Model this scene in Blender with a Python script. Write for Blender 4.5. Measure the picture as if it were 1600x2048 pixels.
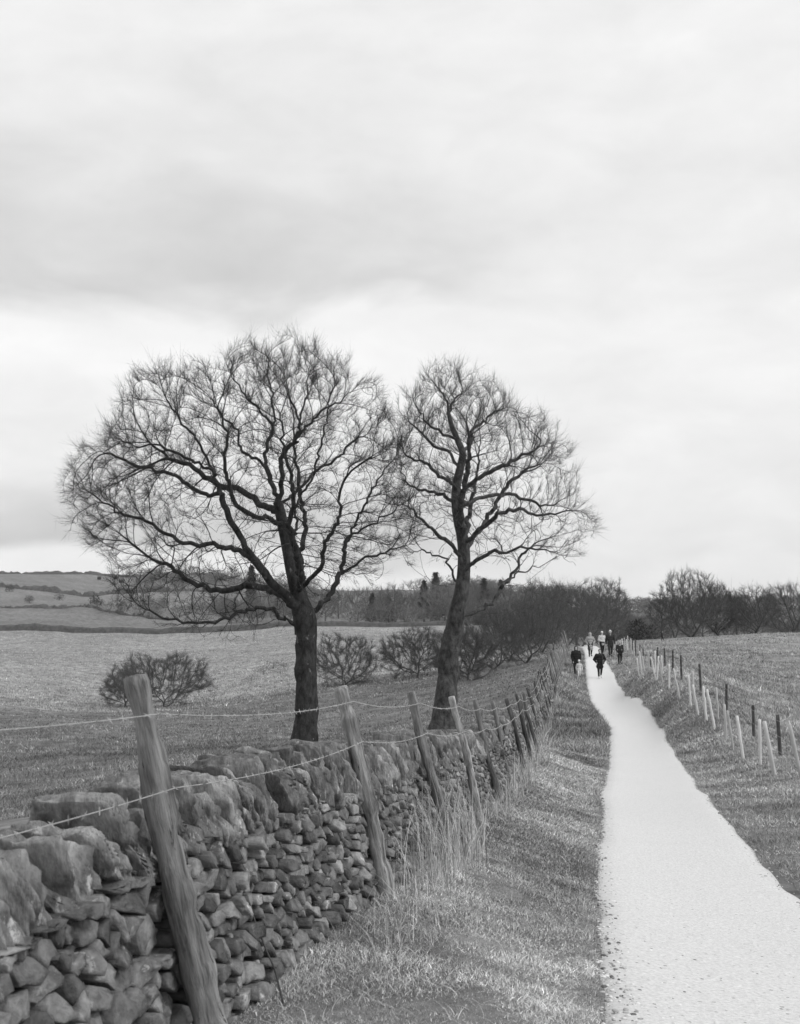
import bpy, bmesh, math, random
import numpy as np
from mathutils import Vector, Matrix, noise as mnoise
R = math.radians
S = bpy.context.scene
COL = S.collection
for o in list(bpy.data.objects):
    bpy.data.objects.remove(o)

# ------------------------------------------------------------------ camera, world, sun
FPX = 2582.0                      # focal length in pixels of the 1600 x 2048 frame
PITCH = R(5.0)
CAMZ = 1.45
cam_d = bpy.data.cameras.new('camera')
cam = bpy.data.objects.new('camera', cam_d); COL.objects.link(cam)
cam_d.sensor_fit = 'HORIZONTAL'; cam_d.lens = 50.0; cam_d.sensor_width = 50.0*1600/FPX
cam.location = (0, 0, CAMZ); cam.rotation_euler = (R(90)+PITCH, 0, 0)
cam_d.clip_start = 0.05; cam_d.clip_end = 20000
cam_d.dof.use_dof = True; cam_d.dof.focus_distance = 14.0; cam_d.dof.aperture_fstop = 9.0
S.camera = cam
S.render.resolution_x = 800; S.render.resolution_y = 1024
S.view_settings.view_transform = 'Standard'; S.view_settings.look = 'None'
S.view_settings.exposure = 0.0; S.view_settings.gamma = 1.0

SUN_EL, SUN_AZ = R(42), R(112)     # azimuth clockwise from +Y (the view direction)
w = bpy.data.worlds.new('World'); S.world = w; w.use_nodes = True
nt = w.node_tree; N = nt.nodes; L = nt.links
for n in list(N): N.remove(n)
def nd(t, **k):
    n = N.new(t)
    for a, b in k.items(): setattr(n, a, b)
    return n
out = nd('ShaderNodeOutputWorld'); bg = nd('ShaderNodeBackground'); bg.inputs[1].default_value = 0.1
sky = nd('ShaderNodeTexSky'); sky.sky_type = 'NISHITA'; sky.sun_disc = False
sky.sun_elevation = SUN_EL; sky.sun_rotation = SUN_AZ
bw = nd('ShaderNodeRGBToBW'); L.new(sky.outputs[0], bw.inputs[0])
tc = nd('ShaderNodeTexCoord'); sep = nd('ShaderNodeSeparateXYZ'); L.new(tc.outputs['Generated'], sep.inputs[0])
def math_(op, a, b=None, c=None):
    m = nd('ShaderNodeMath', operation=op)
    for i, v in enumerate((a, b, c)):
        if v is None: continue
        if isinstance(v, (int, float)): m.inputs[i].default_value = v
        else: L.new(v, m.inputs[i])
    return m.outputs[0]
mp = nd('ShaderNodeMapping'); mp.inputs['Scale'].default_value = (1.0, 1.0, 2.3); L.new(tc.outputs['Generated'], mp.inputs[0])
n1 = nd('ShaderNodeTexNoise'); n1.inputs['Scale'].default_value = 5.5; n1.inputs['Detail'].default_value = 5; n1.inputs['Roughness'].default_value = .5
n1.inputs['Distortion'].default_value = .5; L.new(mp.outputs[0], n1.inputs[0])
n2 = nd('ShaderNodeTexNoise'); n2.inputs['Scale'].default_value = 11; n2.inputs['Detail'].default_value = 7; n2.inputs['Roughness'].default_value = .55
n2.inputs['Distortion'].default_value = .3
L.new(mp.outputs[0], n2.inputs[0])
zz = math_('ADD', sep.outputs[2], math_('MULTIPLY', math_('SUBTRACT', n1.outputs[0], .5), .11))
ramp = nd('ShaderNodeValToRGB'); L.new(zz, ramp.inputs[0])
stops = [(0, .88), (.038, .84), (.052, .56), (.075, .60), (.12, .78), (.19, .87), (.228, .83), (.255, .62), (.30, .66), (.35, .74), (.43, .80), (.7, .84), (1, .88)]
while len(ramp.color_ramp.elements) < len(stops): ramp.color_ramp.elements.new(.5)
for e, (p, v) in zip(ramp.color_ramp.elements, stops): e.position = p
for e, (p, v) in zip(ramp.color_ramp.elements, stops): e.color = (v, v, v, 1)
rbw = nd('ShaderNodeRGBToBW'); L.new(ramp.outputs[0], rbw.inputs[0])
# to the right the cloud deck is thinner
side = nd('ShaderNodeMapRange'); side.interpolation_type = 'SMOOTHSTEP'
side.inputs['From Min'].default_value = -.12; side.inputs['From Max'].default_value = .2; side.inputs['To Max'].default_value = .8
L.new(math_('ADD', sep.outputs[0], math_('MULTIPLY', math_('SUBTRACT', n1.outputs[0], .5), .35)), side.inputs[0])
mx = nd('ShaderNodeMix', data_type='FLOAT'); L.new(side.outputs[0], mx.inputs[0]); L.new(rbw.outputs[0], mx.inputs[2]); mx.inputs[3].default_value = .82
v = math_('ADD', mx.outputs[0], math_('MULTIPLY', math_('SUBTRACT', n2.outputs[0], .5), .22))
v = math_('ADD', math_('MULTIPLY', v, 10.7), math_('MULTIPLY', bw.outputs[0], .06))
L.new(v, bg.inputs[0]); L.new(bg.outputs[0], out.inputs[0])

sd = bpy.data.lights.new('sun', 'SUN'); sd.energy = 1.5; sd.angle = R(14); sd.color = (1, 1, 1)
so = bpy.data.objects.new('sun', sd); COL.objects.link(so)
sdir = Vector((math.sin(SUN_AZ)*math.cos(SUN_EL), math.cos(SUN_AZ)*math.cos(SUN_EL), math.sin(SUN_EL)))
so.rotation_euler = sdir.to_track_quat('Z', 'Y').to_euler(); so.location = (20, -20, 40)

# ------------------------------------------------------------------ helpers
rng = np.random.default_rng(7)
random.seed(7)
CP, SP = math.cos(PITCH), math.sin(PITCH)
def P(px, py, d):
    """world point seen at pixel (px,py) of the photograph at distance d along +Y"""
    u = (px-800)/FPX; v = (1024-py)/FPX
    Y = CP - v*SP; Z = SP + v*CP; k = d/Y
    return (u*k, d, CAMZ + Z*k)

def hash2(ix, iy, seed):
    h = (ix.astype(np.int64)*374761393 + iy.astype(np.int64)*668265263 + seed*1442695041) & 0x7fffffff
    h = ((h ^ (h >> 13))*1274126177) & 0x7fffffff
    h = h ^ (h >> 16)
    return (h & 0xffff)/65535.0
def vnoise(x, y, seed=0):
    x = np.asarray(x, float); y = np.asarray(y, float)
    ix = np.floor(x); iy = np.floor(y); fx = x-ix; fy = y-iy
    fx = fx*fx*(3-2*fx); fy = fy*fy*(3-2*fy)
    a = hash2(ix, iy, seed); b = hash2(ix+1, iy, seed); c = hash2(ix, iy+1, seed); d = hash2(ix+1, iy+1, seed)
    return (a*(1-fx)+b*fx)*(1-fy) + (c*(1-fx)+d*fx)*fy
def fbm(x, y, seed=0, o=4):
    s = 0; a = .5; t = 0
    for k in range(o):
        s = s + a*vnoise(np.asarray(x)*2**k, np.asarray(y)*2**k, seed+k*17); t += a; a *= .5
    return s/t

def tag(o, label=None, cat=None, group=None, kind=None):
    if label: o['label'] = label
    if cat: o['category'] = cat
    if group: o['group'] = group
    if kind: o['kind'] = kind
    return o
def empty(name, loc=(0, 0, 0)):
    o = bpy.data.objects.new(name, None); COL.objects.link(o); o.location = loc; o.empty_display_size = .2
    return o
def link_mesh(name, me, mat, parent=None, loc=(0, 0, 0), rot=None):
    o = bpy.data.objects.new(name, me); COL.objects.link(o); o.location = loc
    if rot is not None: o.rotation_euler = rot
    if mat: me.materials.append(mat)
    if parent: o.parent = parent
    return o
def np_mesh(name, V, F, tone=None, smooth=False):
    """V (n,3); F list of (m,k) integer arrays"""
    me = bpy.data.meshes.new(name)
    V = np.asarray(V, np.float32)
    F = [np.asarray(f, np.int32) for f in (F if isinstance(F, list) else [F]) if len(f)]
    me.vertices.add(len(V)); me.vertices.foreach_set('co', V.ravel())
    nl = sum(f.size for f in F); npol = sum(len(f) for f in F)
    me.loops.add(nl); me.loops.foreach_set('vertex_index', np.concatenate([f.ravel() for f in F]))
    me.polygons.add(npol)
    tot = np.concatenate([np.full(len(f), f.shape[1], np.int32) for f in F])
    st = np.concatenate([[0], np.cumsum(tot)[:-1]]).astype(np.int32)
    me.polygons.foreach_set('loop_start', st); me.polygons.foreach_set('loop_total', tot)
    if smooth: me.polygons.foreach_set('use_smooth', np.ones(npol, bool))
    me.update(calc_edges=True)
    if tone is not None:
        a = me.attributes.new('tone', 'FLOAT', 'POINT'); a.data.foreach_set('value', np.asarray(tone, np.float32))
    return me

def material(name, lo, hi, scale=4.0, detail=6, stretch=(1, 1, 1), rough=.9, bump=.5, bump_dist=.02, bump_scale=None, tone=False,
             fine=0.0, fine_scale=60, spots=None, spec=.15):
    m = bpy.data.materials.new(name); m.use_nodes = True
    t = m.node_tree; n = t.nodes; l = t.links
    b = n['Principled BSDF']; b.inputs['Roughness'].default_value = rough; b.inputs['Specular IOR Level'].default_value = spec
    tcn = n.new('ShaderNodeTexCoord'); mpn = n.new('ShaderNodeMapping'); mpn.inputs['Scale'].default_value = stretch
    l.new(tcn.outputs['Object'], mpn.inputs[0])
    nz = n.new('ShaderNodeTexNoise'); nz.inputs['Scale'].default_value = scale; nz.inputs['Detail'].default_value = detail; nz.inputs['Roughness'].default_value = .62
    l.new(mpn.outputs[0], nz.inputs[0])
    mr = n.new('ShaderNodeMapRange'); mr.inputs['From Min'].default_value = .3; mr.inputs['From Max'].default_value = .7
    mr.inputs['To Min'].default_value = lo; mr.inputs['To Max'].default_value = hi; l.new(nz.outputs[0], mr.inputs[0])
    val = mr.outputs[0]
    def mth(op, a, c):
        q = n.new('ShaderNodeMath'); q.operation = op
        for i, v in enumerate((a, c)):
            if isinstance(v, (int, float)): q.inputs[i].default_value = v
            else: l.new(v, q.inputs[i])
        return q.outputs[0]
    if fine:
        nf = n.new('ShaderNodeTexNoise'); nf.inputs['Scale'].default_value = fine_scale; nf.inputs['Detail'].default_value = 3
        l.new(mpn.outputs[0], nf.inputs[0])
        val = mth('MULTIPLY', val, mth('ADD', 1-fine*.5*1.0, mth('MULTIPLY', nf.outputs[0], fine)))
    if spots:                       # (scale, threshold, value): lichen or scuffs with a shape of their own
        ns = n.new('ShaderNodeTexNoise'); ns.inputs['Scale'].default_value = spots[0]; ns.inputs['Detail'].default_value = 5; ns.inputs['Roughness'].default_value = .7
        l.new(mpn.outputs[0], ns.inputs[0])
        mk = n.new('ShaderNodeMapRange'); mk.inputs['From Min'].default_value = spots[1]; mk.inputs['From Max'].default_value = spots[1]+.06
        l.new(ns.outputs[0], mk.inputs[0])
        mm = n.new('ShaderNodeMix'); mm.data_type = 'FLOAT'; l.new(mk.outputs[0], mm.inputs[0]); l.new(val, mm.inputs[2]); mm.inputs[3].default_value = spots[2]
        val = mm.outputs[0]
    if tone:
        at = n.new('ShaderNodeAttribute'); at.attribute_name = 'tone'
        val = mth('MULTIPLY', val, at.outputs['Fac'])
    l.new(val, b.inputs['Base Color'])
    if bump:
        nb = n.new('ShaderNodeTexNoise'); nb.inputs['Scale'].default_value = bump_scale or scale*3; nb.inputs['Detail'].default_value = 8; nb.inputs['Roughness'].default_value = .65
        l.new(mpn.outputs[0], nb.inputs[0])
        bp = n.new('ShaderNodeBump'); bp.inputs['Strength'].default_value = bump; bp.inputs['Distance'].default_value = bump_dist
        l.new(nb.outputs[0], bp.inputs['Height']); l.new(bp.outputs[0], b.inputs['Normal'])
    return m

M_GROUND = material('turf', .12, .43, scale=.9, detail=10, bump=1.0, bump_dist=.10, bump_scale=5, tone=True, fine=.7, fine_scale=14)
M_PATH = material('crushed_stone', .62, .68, scale=20, detail=12, bump=.8, bump_dist=.012, bump_scale=30, fine=.8, fine_scale=46, tone=True, spots=(26, .61, .46))
M_STONE = material('gritstone', .07, .34, scale=9, detail=10, bump=1.0, bump_dist=.022, bump_scale=18, tone=True, fine=.45, fine_scale=90, spots=(11, .60, .44))
M_COPE = material('weathered_gritstone', .05, .38, scale=8, detail=12, stretch=(1.6, 1.0, .6), bump=1.0, bump_dist=.035, bump_scale=16, tone=True, fine=.8, fine_scale=50, spots=(18, .61, .48))
M_CORE = material('gap_shade_rubble', .03, .05, scale=6)  # rubble coloured near black: shade of the deep gaps painted in
M_WOOD = material('weathered_wood', .04, .46, scale=16, detail=12, stretch=(1.8, 1.8, .16), bump=1.0, bump_dist=.014, bump_scale=40, tone=True, fine=.5, fine_scale=90, spots=(19, .61, .035))
M_PALE = material('pale_wood', .62, .85, scale=12, stretch=(1, 1, .2), bump=.3, bump_dist=.004, tone=True)
M_WIRE = material('galvanised_wire', .30, .46, scale=30, rough=.5, bump=0, spec=.5)
M_BARK = material('bark', .012, .075, scale=6, detail=9, stretch=(1, 1, .5), bump=1.0, bump_dist=.05, bump_scale=9, fine=.6, fine_scale=26, spots=(5, .63, .20))
M_PBARK = material('grey_bark', .02, .14, scale=7, detail=9, stretch=(1, 1, .6), bump=1.0, bump_dist=.05, bump_scale=11, fine=.6, fine_scale=30, spots=(4, .62, .05))
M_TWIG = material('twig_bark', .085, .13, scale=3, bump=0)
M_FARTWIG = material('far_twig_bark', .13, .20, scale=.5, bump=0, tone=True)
M_CONIFER = material('conifer_needles', .035, .06, scale=1, bump=0)
M_GRASS = material('grass_blades', .28, .62, scale=1.5, detail=6, bump=0, tone=True, rough=.8)
M_STRAW = material('dead_straw', .5, .8, scale=5, bump=0, tone=True, rough=.8)
M_STEM = material('dead_stem', .05, .10, scale=8, bump=0)
M_PEB = material('pebble', .35, .6, scale=20, bump=.3, bump_dist=.004, tone=True)

# ------------------------------------------------------------------ terrain height
CPTS = [  # pixel x, pixel y, distance
 (436,2125,4.5),(775,1795,8.2),(885,1712,10.7),(963,1650,13.3),(1003,1608,16.6),(1050,1540,21.9),(1068,1500,30),(1085,1478,38),(1096,1440,46),
 (1113,1391,58),(1125,1350,75),(1135,1318,90),(1140,1300,105),
 (1170,1953,7),(1178,1778,11),(1180,1702,14),(1184,1615,20),(1197,1556,27),(1208,1516,34),(1210,1453,45),(1192,1429,52),(1172,1399,63),(1167,1353,78),(1165,1315,93),(1165,1303,105),(1160,1296,130),
 (1428,1615,20),(1351,1516,34),(1320,1453,45),(1250,1399,63),(1228,1353,78),(1205,1315,93),
 (1425,1460,38),(1378,1415,43),(1355,1398,46),(1323,1375,52),(1294,1345,63),(1240,1300,100),(1554,1552,25),
 (1500,1405,50),(1600,1440,44),(1429,1340,75),(1429,1300,110),(1600,1300,110),(1429,1273,160),(1330,1280,160),(1270,1290,120),(1600,1268,160),(1429,1276,200),(1600,1276,200),(1300,1282,200),
 (182,1580,27),(0,1600,27),(400,1533,33),(610,1503,40),(885,1478,42),(1000,1400,62),(1060,1352,80),(1082,1330,96),
 (182,1453,70),(0,1460,70),(182,1434,100),(340,1414,118),(600,1385,110),(692,1371,112),(835,1352,112),(980,1335,105),(500,1440,80),(750,1415,78),
 (182,1370,155),(600,1345,145),(835,1312,150),(182,1314,200),(0,1314,200),(600,1290,210),(835,1275,220),(1050,1285,200),
 (182,1268,290),(-100,1270,290),(600,1252,300),(1000,1246,310),(1200,1258,330),(1429,1258,330),(1650,1258,330),
 (182,1238,360),(0,1215,400),(182,1205,430),(330,1228,400),(182,1190,600),(182,1149,850),(-50,1149,850),(400,1149,900),(600,1232,420),(600,1175,900),(800,1228,500),(800,1180,900),(1000,1195,900),(1200,1220,900),(1429,1216,900),(1650,1216,900),
 (182,1240,2400),(700,1240,2400),(1200,1240,2400),(1650,1240,2400)]
ctrl = [P(*c) for c in CPTS]
ctrl += [(-30,2,-1.9),(0,-20,.3),(20,-6,-.4),(5,3,-.25),(-2.2,3,-.25),(-5,6,-.8),(-10,12,-1.3),(30,14,-1.3),(12,12,-1.1),(1.2,0,0),(0,0,.0),(-60,40,-4.5),(70,50,-1.8),
         (-400,0,-5),(400,0,-5),(0,-400,-4),(-1500,-1500,0),(1500,-1500,0),(120,150,1.0),(-120,150,-5)]
ctrl = np.array(ctrl)
def warp(x, y):
    r = np.sqrt(x*x+y*y)+1e-9; s = np.arcsinh(r/6.0)
    return x/r*s*1.9, y/r*s     # spread sideways so that cross-slopes stay local
def _phi(d2): return .5*d2*np.log(d2+1e-12)
cx, cy = warp(ctrl[:, 0], ctrl[:, 1])
K = _phi((cx[:, None]-cx)**2 + (cy[:, None]-cy)**2) + np.eye(len(cx))*2e-3
A = np.block([[K, np.c_[np.ones(len(cx)), cx, cy]], [np.vstack([np.ones(len(cx)), cx, cy]), np.zeros((3, 3))]])
# heights are solved as elevation relative to a distance scale so that far hills do not swamp the near ground
sc_h = 1+np.hypot(ctrl[:, 0], ctrl[:, 1])/12.0
sol = np.linalg.solve(A, np.r_[(ctrl[:, 2]-CAMZ)/sc_h, 0, 0, 0])
def gz(x, y, micro=True):
    x = np.atleast_1d(np.asarray(x, float)); y = np.atleast_1d(np.asarray(y, float))
    z = np.empty_like(x)
    for i in range(0, len(x), 40000):
        a, b = warp(x[i:i+40000], y[i:i+40000])
        k = _phi((a[:, None]-cx)**2 + (b[:, None]-cy)**2)
        z[i:i+40000] = k@sol[:-3] + sol[-3] + sol[-2]*a + sol[-1]*b
    r = np.hypot(x, y); z = z*(1+r/12.0) + CAMZ
    if micro:
        amp = np.clip(r/60, .05, 1)
        pd = path_offset(x, y)
        calm = np.clip((pd+.2)/1.4, .04, 1)
        z = z + calm*((fbm(x/1.6, y/1.6, 3)-.5)*.10 + (fbm(x/7, y/7, 9)-.5)*.8*amp*np.clip((r-18)/30, 0, 1) + (fbm(x/.4, y/.4, 5, 2)-.5)*.05*np.clip(30/r, 0, 1))
    return z
def g1(x, y): return float(gz([x], [y])[0])

PL = [(1.0,1.0),(3.0,1.0)]
_pl = [(1170,7),(1176,11),(1181,14),(1184,20),(1197,27),(1208,34),(1211,45),(1192,52),(1172,63),(1167,78),(1165,93),(1165,105),(1160,130),(1150,160)]
_pr = [(1871,7),(1622,11),(1532,14),(1428,20),(1384,27),(1351,34),(1318,45),(1284,52),(1250,63),(1228,78),(1206,93),(1200,105),(1190,130),(1178,160)]
LY = np.array([-30., 0, 3]+[d for _, d in _pl]); LX = np.array([-2.5, .05, .45]+[(p-800)/FPX*d for p, d in _pl])
RY = np.array([-30., 0, 3]+[d for _, d in _pr]); RX = np.array([-.3, 2.1, 2.45]+[(p-800)/FPX*d for p, d in _pr])
def pleft(y): return np.interp(y, LY, LX) + (fbm(np.asarray(y)*.45, 0*np.asarray(y), 21, 3)-.5)*.22
def pright(y): return np.interp(y, RY, RX) + (fbm(np.asarray(y)*.45, 0*np.asarray(y)+5, 22, 3)-.5)*.22
def path_offset(x, y):
    """negative on the path, otherwise metres from its edge"""
    a = np.interp(y, LY, LX); b = np.interp(y, RY, RX)
    return np.where(x < a, a-x, np.where(x > b, x-b, -np.minimum(x-a, b-x)))

# fence / wall base line
POSTB = [(436,2125,4.5),(778,1800,8.2),(900,1715,10.7),(963,1652,13.3),(1003,1607,16.6),(1027,1580,19.2),(1050,1540,21.9),(1061,1525,24.6),(1066,1510,27.2),(1068,1500,30),(1085,1478,38),(1096,1440,46),(1113,1391,58),(1125,1350,75),(1135,1318,90),(1141,1300,105)]
BY = np.array([-4., 1.5]+[p[2] for p in POSTB]); BX = np.array([-1.95, -1.13]+[P(*p)[0] for p in POSTB])
BX[2:9] = np.polyval(np.polyfit(BY[2:9], BX[2:9], 2), BY[2:9])
def bline(y): return np.interp(y, BY, BX)

# ------------------------------------------------------------------ ground sheet
th = np.r_[np.arange(-180, -40, 4.0), np.arange(-40, -19, .6), np.arange(-19, 19, .11), np.arange(19, 40, .6), np.arange(40, 180, 4.0)]
th = np.radians(th)
rr = [.6]
while rr[-1] < 60: rr.append(rr[-1]*1.012)
while rr[-1] < 400: rr.append(rr[-1]*1.016)
while rr[-1] < 2550: rr.append(rr[-1]*1.03)
rr = np.array(rr)
TT, RRg = np.meshgrid(th, rr)
gx = (RRg*np.sin(TT)).ravel(); gy = (RRg*np.cos(TT)).ravel()
gzv = gz(gx, gy)
far = RRg.ravel()
print('lowest ground', gzv.min())
nT, nR = len(th), len(rr)
# field tones: different pastures
pxg = 800+FPX*gx/np.maximum(gy, 1)
left = gx < bline(gy)
tone = np.full(len(gx), .80)
tone = np.where(left & (gy > 20), .58, tone)                                  # near pasture
bd = np.interp(pxg, [0, 182, 400, 600, 700, 850, 1000, 1085], [104, 108, 121, 118, 121, 120, 112, 104])   # ditch line across the valley
tone = np.where(left & (gy > bd), .98, tone)
lift = np.exp(-((gy-bd)/4.0)**2); tone = np.where(left, tone+lift*.4*fbm(gx/3, gy/3, 8), tone)
tone = np.where(left & (gy > bd) & (gy < bd+40), tone*(.86+.2*fbm(gx/5, gy/9, 55)), tone)
tone = np.where(left & (gy > 300), .62, tone)
tone = np.where(left & (gy > 440), .70, tone)
tone = np.where(left & (gy > 560), .64, tone)
tone = np.where((~left) & (path_offset(gx, gy) > 1.2) & (gx > 6) & (gy > 20), .92, tone)
tone = np.where((~left) & (gy > 190), .5, tone)
tone = tone*(.72+.56*fbm(gx/4, gy/4, 31))*np.where(np.hypot(gx, gy) < 60, .55+.9*fbm(gx/.5, gy/.5, 37), 1)*(.8+.4*fbm(gx/22, gy/22, 33))
idx = np.arange(nT*nR).reshape(nR, nT)
nxt = np.roll(idx, -1, axis=1)
F = np.stack([idx[:-1], nxt[:-1], nxt[1:], idx[1:]], -1).reshape(-1, 4)[:, ::-1]
ctr = len(gx); V = np.c_[gx, gy, gzv]; V = np.vstack([V, [0, 0, g1(.01, .01)]]); tone = np.r_[tone, .6]
F3 = np.stack([np.full(nT, ctr), idx[0], nxt[0]], -1)[:, ::-1]
gnd = link_mesh('ground', np_mesh('ground', V, [F, F3], tone, smooth=True), M_GROUND)
tag(gnd, kind='structure')
from mathutils.bvhtree import BVHTree

# ------------------------------------------------------------------ path
ys = [-12.0]
while ys[-1] < 150: ys.append(ys[-1] + max(.06, abs(ys[-1])*.006))
ys = np.array(ys); nx = 15
a = pleft(ys); b = pright(ys)
t = np.linspace(0, 1, nx)
X = a[:, None]*(1-t)+b[:, None]*t; Yg = np.repeat(ys[:, None], nx, 1)
Zg = gz(X.ravel(), Yg.ravel()).reshape(X.shape)
lift = np.where((t < .01) | (t > .99), -.04, np.minimum(np.sin(t*math.pi), .35)/.35*.028)[None, :] + np.clip(Yg/60, 0, 1)*.035
Zg = Zg + lift + (fbm(X.ravel()*6, Yg.ravel()*6, 77).reshape(X.shape)-.5)*.003*(lift > 0)
idx = np.arange(X.size).reshape(X.shape)
F = np.stack([idx[:-1, :-1], idx[:-1, 1:], idx[1:, 1:], idx[1:, :-1]], -1).reshape(-1, 4)
edge = np.minimum(t, 1-t)[None, :]+0*X
ptone = (1.0-.42*np.exp(-edge*26)*(.4+1.2*fbm(X*2.0, Yg*2.0, 47)))*(.985+.03*fbm(X.ravel()/.6, Yg.ravel()/.6, 41).reshape(X.shape))
tag(link_mesh('path', np_mesh('path', np.c_[X.ravel(), Yg.ravel(), Zg.ravel()], F, ptone.ravel(), True), M_PATH), kind='structure')

# ------------------------------------------------------------------ grass blades (numpy)
def blades(name, bx, by, length, width, lean, tone, mat, label=None, cat=None, z0=None, segs=2, kind='stuff', droop=.5, az=None):
    n = len(bx)
    bz = gz(bx, by)-.01 if z0 is None else z0
    if az is None: az = rng.uniform(0, 2*math.pi, n)
    hx, hy = np.cos(az), np.sin(az)
    fa = rng.uniform(0, math.pi, n); wx, wy = np.cos(fa), np.sin(fa)
    vs = []
    levels = np.linspace(0, 1, segs+1)
    for s in levels:
        up = length*(s - droop*lean*s*s*.6); outw = length*lean*(s**1.8)
        cxp = bx+hx*outw; cyp = by+hy*outw; cz = bz+np.maximum(up, -.0)
        ww = width*(1-s)**.7
        if s < .999:
            vs.append(np.c_[cxp-wx*ww, cyp-wy*ww, cz]); vs.append(np.c_[cxp+wx*ww, cyp+wy*ww, cz])
        else: vs.append(np.c_[cxp, cyp, cz])
    k = len(vs)
    V = np.stack(vs, 1).reshape(-1, 3); base = (np.arange(n)*k)[:, None]
    Fq = [base+np.array([[2*i, 2*i+1, 2*i+3, 2*i+2]]) for i in range(segs-1)]
    Ft = base+np.array([[k-3, k-2, k-1]])
    me = np_mesh(name, V, ([np.concatenate(Fq)] if Fq else [])+[Ft], np.repeat(tone, k))
    o = link_mesh(name, me, mat); tag(o, label, cat, kind=kind); return o

def scatter_logd(n, d0, d1, xl, xr, p=1.0):
    u = rng.uniform(0, 1, n)
    d = d0*(d1/d0)**(u**p)
    a = xl(d); b = xr(d)
    return a+(b-a)*rng.uniform(0, 1, n), d
def grass_set(n, d0, d1, xl, xr, L0=.06, seed=1, tmin=.45, tmax=1.1):
    x, y = scatter_logd(n, d0, d1, xl, xr)
    cl = fbm(x/.35, y/.35, seed, 3); cl2 = fbm(x/1.5, y/1.5, seed+5, 3)
    keep = rng.uniform(0, 1, n) < .6+.9*cl
    x, y, cl, cl2 = x[keep], y[keep], cl[keep], cl2[keep]
    n = len(x)
    sz = np.clip(y/9, .8, 5)**.55
    Ln = L0*sz*(.65+1.3*np.clip(cl-.25, 0, 1)*1.3)*rng.uniform(.5, 1.5, n)
    wd = .0022*np.clip(y/6, .8, 20)**.9*rng.uniform(.6, 1.4, n)
    le = rng.uniform(.2, 1.5, n)
    tn = (tmin+(tmax-tmin)*rng.uniform(0, 1, n)**1.5)*(.5+1.05*np.clip((cl2-.5)*1.5+.5, 0, 1))
    st = rng.uniform(0, 1, n) < .06; tn[st] *= 1.5
    return x, y, Ln, wd, le, tn
sets = []
sets.append(grass_set(300000, 3.6, 34, lambda d: bline(d)-.1, lambda d: np.interp(d, LY, LX)+.04, L0=.027, tmin=.35, tmax=1.95))
sets.append(grass_set(26000, 34, 100, lambda d: bline(d)-.1, lambda d: np.interp(d, LY, LX)+.05, L0=.06))
sets.append(grass_set(90000, 8, 60, lambda d: np.interp(d, RY, RX)-.04, lambda d: np.interp(d, RY, RX)+3.2, L0=.036, seed=3, tmin=.5, tmax=1.3))
sets.append(grass_set(26000, 60, 130, lambda d: np.interp(d, RY, RX)-.05, lambda d: np.interp(d, RY, RX)+12, L0=.06, seed=4))
sets.append(grass_set(60000, 30, 160, lambda d: np.interp(d, RY, RX)+2.5, lambda d: d*.34+3, L0=.06, seed=6, tmin=.6, tmax=1.15))
sets.append(grass_set(120000, 20, 120, lambda d: -d*.36, lambda d: bline(d)-.8, L0=.045, seed=8, tmin=.38, tmax=.80))
sets.append(grass_set(90000, 108, 290, lambda d: -d*.36, lambda d: np.minimum(bline(np.minimum(d, 105))-.8, d*.11), L0=.075, seed=12, tmin=.55, tmax=1.3))
cat_ = [np.concatenate(a) for a in zip(*sets)]
# fringe along the path edges
blades('grass', cat_[0], cat_[1], cat_[2], cat_[3], cat_[4], cat_[5], M_GRASS, 'short rough winter grass covering the verges and pastures', 'grass')
yf = 5*(70/5)**rng.uniform(0, 1, 60000)
q_ = fbm(yf*2.3, yf*0, 61, 3); of = rng.exponential(.11, len(yf))*(.3+1.6*np.clip(q_-.35, 0, 1)*2); xf = pleft(yf)-.05+of
yf2 = 14*(80/14)**rng.uniform(0, 1, 30000); q2_ = fbm(yf2*1.7, yf2*0, 62, 3); xf2 = pright(yf2)+.05-rng.exponential(.14, len(yf2))*(.3+3.2*np.clip(q2_-.35, 0, 1))
xx = np.r_[xf, xf2]; yy = np.r_[yf, yf2]
blades('grass_fringe', xx, yy, .032*np.clip(yy/9, .8, 4)**.5*rng.uniform(.4, 1.3, len(xx)), .002*np.clip(yy/6, .8, 12)**.9, rng.uniform(.5, 1.6, len(xx)), rng.uniform(.5, 1.1, len(xx)), M_GRASS,
       'sparse grass creeping over both edges of the pale path', 'grass')

# dead straw: tussocks along the foot of the wall
sx, sy, sl, sn, sa = [], [], [], [], []
clumps = [(8.7, .10, 90, .55), (9.3, .12, 120, .85), (9.9, .12, 150, 1.0), (10.4, .16, 150, .95), (11.2, .16, 120, .8), (12.0, .12, 70, .7), (12.8, .05, 50, .5), (7.4, .22, 60, .38), (6.7, .28, 70, .33), (6.1, .3, 50, .28),
          (14.5, .1, 80, .5), (15.6, .1, 100, .5), (17.5, .1, 140, .6), (18.5, .1, 150, .65), (19.5, .1, 150, .65), (20.6, .1, 160, .6), (22.5, .1, 130, .55), (24, .1, 130, .6), (26, .1, 150, .6), (29, .1, 150, .6), (33, .1, 160, .7), (37, .1, 160, .7), (42, .1, 160, .7), (48, .1, 160, .7), (56, .1, 160, .8), (65, .1, 160, .8)]
for d, off, n, ln in clumps:
    n = int(n*(.72 if 8.5 < d < 12.5 else .55)); ln = ln*(.88 if d < 12.5 else .75)
    y = rng.normal(d, .22+d*.012, n); x = bline(y)+off+rng.normal(-.06, .10, n)
    sx.append(x); sy.append(y); sl.append(ln*rng.uniform(.35, 1.15, n)); sn.append(np.clip(rng.normal(.42, .34, n), 0, 1.4)); sa.append(np.full(n, 1.0))
n = 2600   # loose straw lying in the verge
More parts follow.
